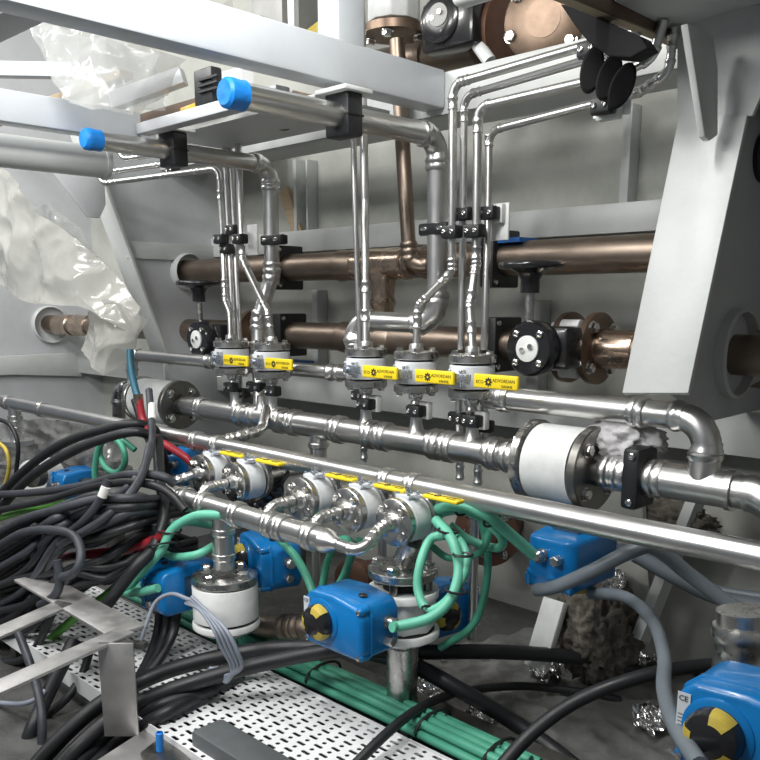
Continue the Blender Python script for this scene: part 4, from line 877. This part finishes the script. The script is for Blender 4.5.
# ==================================================================== UPPER BITS
pn = thing('grey_cabinet', 'grey metal cabinet standing behind the long white beam', 'cabinet', P(270, 60, Y=2.0))
G().box(P(266, 0, Y=2.0) + V((0, .1, 0)), (0.17, 0.2, 0.36)).build('body', 'panel_grey', pn, bev=.004)
G().box(P(293, 5, Y=1.9), (0.03, 0.02, 0.36)).build('edge_strip', 'steel_raw', pn)
om = text_mesh('O', 0.06, 'ink'); link('marking_text', om, pn, M=T(P(257, 30, Y=1.995) - pn.location) @ RX(90))
cx0, cx1 = xat(128, 2.0, 2.25), xat(244, 2.0, 2.25)
cr_ = thing('clutter_box', 'dark brown crate standing on the deck girder behind the plastic bags', 'clutter', ((cx0 + cx1) / 2, 2.25, 1.82))  # invented box, added as a dark backdrop in place of loose clutter
G().box(((cx0 + cx1) / 2, 2.25, 1.95), (cx1 - cx0, 0.2, 0.26)).build('body', 'brown_dark', cr_, bev=.004)
for k in range(3): G().box(((cx0 + cx1) / 2, 2.143, 1.87 + .085 * k), (cx1 - cx0 + .01, 0.014, 0.05)).build('slat', 'brown_dark', cr_, bev=.003)
tag(G().lathe(P(316, 30, Y=2.2), (0, 0, 1), [(0, .06), (.3, .06)], 20).build('drum_container', 'blue_part'), 'dark blue container behind the beam post', 'container')
tag(G().bar(P(309, 38, Y=2.1), P(328, 24, Y=2.1), 0.03, 0.045).build('yellow_tag', 'yellow_dull', bev=.004), 'yellow tag in front of the dark blue container', 'tag')
tag(G().bar(P(184, 113, Y=1.62), P(228, 98, Y=1.62), 0.03, 0.028).build('spirit_level', 'orange', bev=.004), 'yellow-orange tool bar resting behind the upper blue cap', 'tool')
bk = thing('black_bracket', 'black ribbed plastic bracket behind the upper blue cap', 'bracket', P(210, 95, Y=1.53))
q = P(208, 84, Y=1.53); G().box(V((q.x, 1.53, (1.808 + q.z) / 2 + .02)), (0.09, 0.04, q.z - 1.808 + .04)).build('body', 'black_plastic', bk, bev=.006)
for k in range(3): G().box(P(208, 78 + 6 * k, Y=1.505), (0.095, 0.008, 0.006)).build('rib', 'black_plastic', bk)
tag(G().bar(V((XFL, 1.9, P(60, 99, Y=1.9).z)), V((-3.3, 1.9, P(60, 99, Y=1.9).z)), 0.06, 0.03).build('wood_plank', 'plank', bev=.003), 'light wooden plank lying beyond the pale beam', 'plank')
tag(G().bar(P(284, 190, Y=2.46), P(300, 238, Y=2.46), 0.02, 0.06, side=(0, 1, 0)).build('wood_wedge', 'plank', bev=.003), 'slanting wooden wedge against the hull behind the thick riser', 'wedge')
q = P(238, 82, Y=1.53)
tag(G().box(V((q.x, 1.53, (1.808 + q.z) / 2 + .015)), (0.09, 0.04, q.z - 1.808 + .03)).build('paper_label', 'tape_white'), 'white printed carton behind the upper blue cap', 'carton')
tag(G().bar(P(184, 76, Y=1.60), V((-2.62, 1.45, 1.868)), 0.05, 0.05).build('steel_bracket', 'web_grey', bev=.004), 'grey bracket bar poking from the clear plastic bag', 'bracket')
patch('brown_cloth', 'dark brown cloth lump lying above the light plate', 'cloth', pp([(255, 95, 1.9), (290, 90, 1.9), (330, 98, 1.9)]), pp([(240, 128, 1.85), (280, 130, 1.85), (330, 112, 1.85)]), 'brown_dark', 0.03, 10, seed=31)
wl_ = P(480, 2, Y=1.6)
tag(G().box(wl_ + V((0, 0, .03)), (0.14, 0.05, 0.06)).build('lamp_housing', 'white_paint', bev=.02, seg=4), 'white rounded housing at the top above the copper pipe', 'housing')
# plywood board with black plastic shroud and oval caps
zb_ = 1.84
A_, B_ = P(560, 3, Z=zb_), P(671, 47, Z=zb_)
dY = (B_ - A_).normalized(); sd = dY.cross(V((0, 0, 1)))
board = thing('plywood_board', 'upright plywood board with layered lower edge above the black oval caps', 'board', A_)
for k in range(5):
    o_ = sd * (.0035 + .007 * k) + V((0, 0, .11))
    G().bar(A_ - dY * .25 + o_, B_ + o_, 0.0066, 0.22, side=sd).build('board_ply', 'plywood' if k < 4 else 'brown_dark', board)
sh = thing('black_shroud', 'black plastic shroud under the plywood board', 'shroud', P(600, 50, Y=1.8))
G().prism([P(x, y, Y=1.72) for x, y in ((560, 4), (572, 6), (600, 18), (640, 36), (648, 48), (630, 58), (608, 56), (588, 42), (575, 26))], (0, .05, 0)).build('shroud_body', 'black_matte', sh, bev=.003, ang=20)
for lab, x, y, tilt in (('black oval plastic cap on the upper bent tubes', 592, 71, 12), ('middle black oval plastic cap hanging by the tubes', 609, 78, 20), ('black oval plastic cap nearest the bent tube ends', 622, 86, 25)):
    g = G(); q = P(x, y, Y=1.83); g.lathe((0, 0, 0), (0.6, -1, 0), [(0, .02), (0, .024), (.004, .026), (.018, .026), (.022, .022), (.022, .001)], 24)
    me = g.mesh('oval_cap', 'black_matte'); o = link('oval_cap', me, None, M=T(q) @ RY(tilt) @ Matrix.Diagonal((1, 1, 1.9, 1))); tag(o, lab, 'cap')
clamp('black clamp on the upper bent tubes under the plywood board', P(590, 50, Y=1.85), 1, 1, plate=False)
clamp('black clamp with white plate on the lowest bent tube', P(603, 106, Y=1.90), 1, 1.1)
tag(G().box(P(612, 106, Y=1.955), (0.10, 0.01, 0.05)).build('mounting_plate', 'white_paint', bev=.004), 'white mounting plate behind the lowest bent tube', 'plate')
# ==================================================================== CABLES
def C(lab, L, r, m='rubber', name='black_cable', grp=None, cat='cable'):
    pts = []
    for q in L:
        pts.append(P(q[0], q[1], Z=q[3]) if len(q) == 4 else P(q[0], q[1], Y=q[2]))
    return cable(name, lab, pts, r, m, grp, cat)
z = lambda x, y, h: (x, y, None, h)
# big foreground arcs
C('thick black cable arching over the tray from behind the frame leg', [z(10, 800, .15), z(50, 750, .17), z(95, 708, .22), z(140, 682, .27), z(190, 664, .29), z(260, 650, .33), z(330, 648, .36), z(400, 660, .33), z(460, 690, .28), z(510, 720, .2), z(560, 755, .15), z(600, 790, .14)], 0.0215)
C('thick black cable running beside the arching one and on to the hull side', [z(35, 800, .15), z(70, 755, .17), z(112, 718, .22), z(155, 696, .27), z(205, 679, .30), z(270, 662, .34), z(340, 650, .37), z(420, 652, .34), z(500, 652, .3), z(580, 658, .25), z(640, 672, .2)], 0.0205)
C('black cable under the arch passing behind the frame leg', [z(48, 800, .14), z(80, 762, .145), z(118, 727, .17), z(158, 706, .25), z(215, 688, .26)], 0.019)
C('black cable curving tightly below the welded frame to the floor', [z(62, 800, .14), z(92, 768, .14), z(124, 737, .15), z(160, 716, .245), z(200, 695, .25), z(240, 672, .25)], 0.018)
C('long black cable sweeping up in front of the large blue actuator', [z(490, 780, .25), z(530, 735, .33), z(575, 702, .40), z(630, 680, .45), z(690, 667, .47), z(790, 660, .46)], 0.0155)
C('black cable crossing the green bundle toward the foil', [z(345, 775, .24), z(385, 735, .28), z(420, 708, .27), z(460, 692, .22), z(520, 686, .17), z(580, 692, .15), z(620, 700, .14)], 0.012)
C('black cable lying flat along the channel to the frame edge', [z(300, 655, .24), z(370, 690, .24), z(440, 720, .23), z(500, 745, .22), z(560, 790, .2)], 0.014)
C('grey conduit rising past the large blue actuator', [(590, 593, 1.75), (625, 597, 1.72), (652, 620, 1.65), (664, 655, 1.55), (664, 690, 1.42), (675, 725, 1.25), (700, 765, 1.15)], 0.0145, 'conduit', 'grey_conduit')
C('grey conduit looping in front of the hanging blue actuator', [(780, 640, 1.75), (740, 612, 1.72), (690, 575, 1.68), (655, 548, 1.62), (630, 552, 1.58), (590, 572, 1.55), (555, 587, 1.56), (537, 590, 1.6)], 0.016, 'conduit', 'grey_conduit')
C('grey conduit running away behind the long pipe to the right frame', [(635, 555, 1.85), (680, 580, 1.9), (720, 598, 1.95), (790, 610, 2.0)], 0.018, 'conduit', 'grey_conduit')
C('slim grey conduit below the long pipe at the hull side', [(600, 545, 1.95), (650, 555, 1.95), (700, 585, 1.98), (780, 600, 2.0)], 0.012, 'conduit', 'grey_conduit')
# green loops
C('green cable entering the hanging blue actuator', [(430, 512, 1.5), (455, 506, 1.48), (485, 514, 1.5), (505, 530, 1.55), (535, 556, 1.62)], 0.014, 'green_light', 'green_cable')
C('green cable looping under the last yellow handle', [(432, 520, 1.52), (445, 512, 1.5), (470, 512, 1.52), (500, 535, 1.56), (498, 548, 1.6), (470, 540, 1.58), (450, 525, 1.55)], 0.011, 'green_light', 'green_cable')
C('green cable of the hanging loop reaching the front actuator', [(436, 520, 1.45), (452, 540, 1.42), (459, 570, 1.40), (450, 600, 1.36), (430, 618, 1.32), (400, 626, 1.28), (392, 627, 1.26)], 0.0125, 'green_light', 'green_cable')
C('inner green cable of the hanging loop beside the octagonal valve', [(445, 535, 1.43), (430, 540, 1.42), (420, 565, 1.38), (418, 590, 1.36), (428, 610, 1.35), (448, 600, 1.37), (465, 570, 1.41), (462, 545, 1.44), (438, 522, 1.46)], 0.011, 'green_light', 'green_cable')
C('green cable dropping beside the hull to the floor', [(482, 520, 1.6), (488, 560, 1.6), (483, 600, 1.6), (470, 628, 1.58), (440, 648, 1.55)], 0.010, 'green', 'green_cable')
C('green cable bending behind the loops to the actuator with hidden dial', [(430, 545, 1.52), (450, 558, 1.54), (480, 552, 1.56), (490, 530, 1.58)], 0.009, 'green', 'green_cable')
C('green cable arriving at the left blue actuator', [(222, 515, 1.25), (195, 516, 1.22), (172, 530, 1.19), (160, 552, 1.16), (135, 580, 1.12), (126, 592, 1.11), (140, 592, 1.12), (158, 588, 1.14)], 0.0125, 'green_light', 'green_cable')
C('green cable coiled round behind the front manifold tee', [(210, 525, 1.33), (185, 522, 1.25), (165, 530, 1.22), (157, 545, 1.21), (170, 556, 1.21), (195, 555, 1.22), (215, 545, 1.28)], 0.0115, 'green_light', 'green_cable')
C('green cable hanging from the manifold to the front actuator', [(280, 540, 1.4), (295, 556, 1.36), (306, 575, 1.34), (313, 592, 1.33)], 0.011, 'green', 'green_cable')
C('green cable looping over under the third lying valve', [(322, 588, 1.5), (328, 560, 1.5), (340, 540, 1.48), (352, 545, 1.48), (346, 570, 1.5), (336, 590, 1.5)], 0.0105, 'green', 'green_cable')
C('green cable beside the loop under the fourth lying valve', [(360, 540, 1.5), (350, 560, 1.52), (342, 590, 1.53), (335, 600, 1.53)], 0.0105, 'green', 'green_cable')
C('green coil hanging behind the cable pile at the knee frame', [(97, 500, 1.45), (95, 470, 1.45), (100, 445, 1.45), (112, 438, 1.45), (122, 446, 1.45), (125, 462, 1.45), (116, 473, 1.46), (104, 465, 1.46), (100, 448, 1.47), (108, 436, 1.48), (122, 440, 1.5), (135, 450, 1.52)], 0.011, 'green', 'green_cable')
# red hose, teal hose
C('red rubber hose passing in front of the white spool', [(139, 399, 1.42), (143, 420, 1.42), (152, 436, 1.42), (170, 447, 1.44), (188, 460, 1.46), (200, 478, 1.5)], 0.013, 'red', 'red_hose', cat='hose')
C('teal hose coupled to the red hose', [(130, 350, 1.44), (131, 368, 1.43), (135, 388, 1.42), (139, 400, 1.42)], 0.012, 'teal_hose', 'teal_hose', cat='hose')
C('dark red hose lying across the cable pile', [(40, 562, 1.12), (75, 556, 1.12), (110, 552, 1.13), (140, 546, 1.15), (165, 535, 1.18)], 0.015, 'red', 'red_hose', cat='hose')
tag(G().cyl(P(138, 394, Y=1.42), P(139, 404, Y=1.42), 0.016, 14).build('hose_coupling', 'copper_bright'), 'brass coupling joining the teal and red hoses', 'coupling')
# left pile
C('black cable arching highest over the pile from the lower edge', [(-10, 505, 1.15), (25, 470, 1.2), (60, 445, 1.25), (100, 430, 1.32), (140, 424, 1.40), (165, 440, 1.55), (175, 470, 1.6)], 0.016)
C('second black arch cable just under the highest one', [(-10, 520, 1.13), (25, 482, 1.18), (60, 458, 1.23), (100, 440, 1.3), (140, 432, 1.38), (160, 448, 1.5), (168, 480, 1.55)], 0.016)
C('thin black cable hooping down at the far end of the long pipe', [(-5, 418, 1.35), (10, 425, 1.35), (18, 445, 1.35), (16, 475, 1.35)], 0.009)
C('yellow and green earth wire curling at the far end of the pile', [(-5, 440, 1.3), (6, 450, 1.3), (9, 468, 1.3), (4, 490, 1.3)], 0.008, 'yellow_dull', 'earth_wire')
C('bright green cable emerging under the pile', [(-10, 522, 1.12), (20, 512, 1.14), (45, 508, 1.16), (65, 502, 1.18)], 0.011, 'green_earth', 'earth_cable')
C('bright green cable crossing beneath the welded frame', [(20, 680, 1.0), (45, 645, 1.02), (75, 618, 1.06), (100, 600, 1.1), (125, 580, 1.15)], 0.013, 'green_earth', 'earth_cable')
C('black cable lying across the top of the pile toward the front manifold', [(-10, 495, 1.12), (40, 492, 1.15), (85, 485, 1.18), (125, 475, 1.2), (160, 476, 1.22), (175, 484, 1.25)], 0.013, 'rubber_dusty')
C('black cable just below it, dipping toward the reducer', [(-10, 512, 1.1), (40, 502, 1.13), (90, 488, 1.16), (130, 482, 1.18), (165, 490, 1.2), (185, 510, 1.22)], 0.012)
for i in range(17):      # combed swath running from lower edge up to the middle of the pile
    y0 = 540 + i * 6; y1 = 499 + i * 3.0; xe = 70 + (i * 37) % 55
    C('black cable in the combed swath across the pile', [(-15, y0, .96 + .03 * (i % 3)), (25, y0 - 22 + random.uniform(-3, 3), .97 + .03 * (i % 3)), (60, y1 + 6 + random.uniform(-4, 4), 1.0 + .032 * (i % 4)), (95, y1 - 2 + random.uniform(-4, 4), 1.05 + .033 * (i % 5)), (130, 500 + i * 1.6 + random.uniform(-4, 4), 1.1 + .033 * (i % 5)), (152, 499 + i * 1.3, 1.19 + .035 * (i % 5)), (170, 497 + i * 1.1, 1.34 + .035 * (i % 5)), (186, 496 + i, 1.50 + .035 * (i % 5))],
      0.0125 + 0.0015 * (i % 3), 'rubber_dusty' if i % 2 == 0 else 'rubber', grp='cables combed across the pile')
for i in range(13):       # lower swath under the frame
    y0 = 590 + i * 6
    C('black cable drooping low under the combed swath', [(-15, y0, .93 + .03 * (i % 4)), (30, y0 - 12 + random.uniform(-5, 5), .97 + .03 * (i % 4)), (70, 580 + random.uniform(-12, 16), 1.02 + .03 * (i % 4)), (110, 565 + random.uniform(-15, 18), 1.08 + .035 * (i % 4)), (150, 540 + random.uniform(-12, 16), 1.18 + .035 * (i % 4)), (195, 540 + i * 2, 1.38 + .04 * (i % 4))],
      0.0125, 'rubber', grp='cables drooping under the pile')
C('black cable loop hooking over the pile and back', [(0, 545, .95), (25, 532, .96), (55, 530, .98), (75, 537, .99), (81, 555, .98), (75, 572, .96), (58, 578, .95)], 0.0125, 'rubber_dusty')
C('black cable loop dropping onto the welded frame', [(57, 560, .95), (60, 580, .95), (55, 595, .94), (40, 605, .93)], 0.0125, 'rubber_dusty')
C('black cable rising in front of the spool with white tape', [(112, 500, 1.15), (130, 485, 1.18), (145, 465, 1.24), (152, 440, 1.32), (151, 415, 1.38), (149, 390, 1.42)], 0.0115, 'rubber_dusty')
tag(G().cyl(P(152, 420, Y=1.37), P(152, 405, Y=1.40), 0.0128, 12).build('tape_wrap', 'tape_white'), 'white tape wrapped on the black cable before the spool', 'tape')
tag(G().cyl(P(102, 497, Y=1.04), P(106, 487, Y=1.05), 0.0128, 12).build('tape_wrap', 'tape_white'), 'white tape wrapped on a black cable in the pile', 'tape')
C('black cable end with white tape lying diagonal on the pile', [(60, 540, 1.0), (85, 520, 1.02), (100, 500, 1.04), (108, 480, 1.06)], 0.012, 'rubber_dusty')
C('grey-black cable rising diagonally to the spool', [(60, 545, .99), (95, 525, 1.03), (125, 500, 1.1), (142, 475, 1.18), (150, 445, 1.26)], 0.0125, 'rubber_dusty')
C('thick black cable diving behind the left actuator to the tray', [(96, 620, 1.02), (118, 590, 1.06), (138, 565, 1.1), (155, 545, 1.16), (165, 510, 1.22), (160, 480, 1.28), (158, 440, 1.36)], 0.017)
C('black cable hanging behind the red hose', [(135, 400, 1.5), (145, 430, 1.48), (158, 460, 1.42), (165, 500, 1.36)], 0.015)
C('thick black cable crossing under the welded frame to the floor', [(10, 800, .75), (30, 735, .80), (45, 700, .86), (62, 665, .92), (75, 640, .97)], 0.020)
C('slim black cable beside the thick one under the frame', [(40, 790, .78), (42, 720, .82), (35, 680, .85), (25, 650, .88), (15, 625, .9)], 0.012, 'rubber_dusty')
C('grey wire crossing under the welded frame', [(-10, 702, .8), (20, 704, .82), (38, 698, .84), (45, 690, .86)], 0.007, 'grey_wire', 'grey_wire')
C('black cable looping under the welded frame back to the tray', [(40, 720, .86), (65, 700, .92), (82, 675, .98), (90, 650, 1.02)], 0.012)
for i in range(3):
    C('black cable drooping behind the left actuator onto the tray', [(160 + i * 9, 600, 1.22), (158 + i * 8, 630, 1.2), (150 + i * 6, 655, 1.14), (140 + i * 4, 675, 1.08)], 0.0135, 'rubber', grp='cables drooping behind the left actuator')
for i in range(4):
    C('grey wire in the hank draped over the white drum', [(186 + i * 2, 603 - i * 2, 1.13), (200 + i * 4, 610 + i * 2, 1.12), (214 + i * 4, 630, 1.11), (222 + i * 5, 648 + i, 1.12), (232 + i * 3, 668, 1.14), (226 - i, 682 - i * 2, 1.14), (216 - i * 2, 668, 1.14)], 0.0052, 'grey_wire', 'grey_wire', grp='grey wires over the white drum')
C('single grey wire arching left of the white drum', [(190, 600, 1.13), (172, 594, 1.12), (156, 602, 1.1), (146, 625, 1.07), (138, 650, 1.04)], 0.0055, 'grey_wire', 'grey_wire')
# cable ties on green loops
for lab, x, y, Y_, d in (('black tie on the green loop near the top of the octagonal valve', 444, 532, 1.43, (12, 5)), ('black tie on the green loop at its widest point', 459, 556, 1.41, (12, 3)), ('black tie low on the green loop', 452, 592, 1.37, (12, 6)), ('black tie where the green loop meets the front actuator', 425, 612, 1.34, (8, 8)),
                         ('black tie on the green cables near the hanging actuator', 488, 521, 1.52, (6, -12)), ('black tie on the green cables under the last yellow handle', 459, 510, 1.5, (4, -12)), ('black tie on the left green coil', 163, 530, 1.19, (12, 8)), ('black tie on the left green coil lower side', 157, 546, 1.17, (12, -4))):
    a_, b_ = P(x - d[0] * .55, y - d[1] * .55, Y=Y_ - .015), P(x + d[0] * .55, y + d[1] * .55, Y=Y_ - .015)
    c_ = (a_ + b_) / 2; u_ = (b_ - a_) / 2
    o = G().tube([c_ + u_ * math.cos(q * .5236) + V((0.4, 1, 0)).normalized() * (u_.length * math.sin(q * .5236)) + V((0.0, 0.014, 0)) for q in range(12)], 0.0032, 6, closed=True).build('cable_tie', 'black_plastic'); tag(o, lab, 'cable tie')
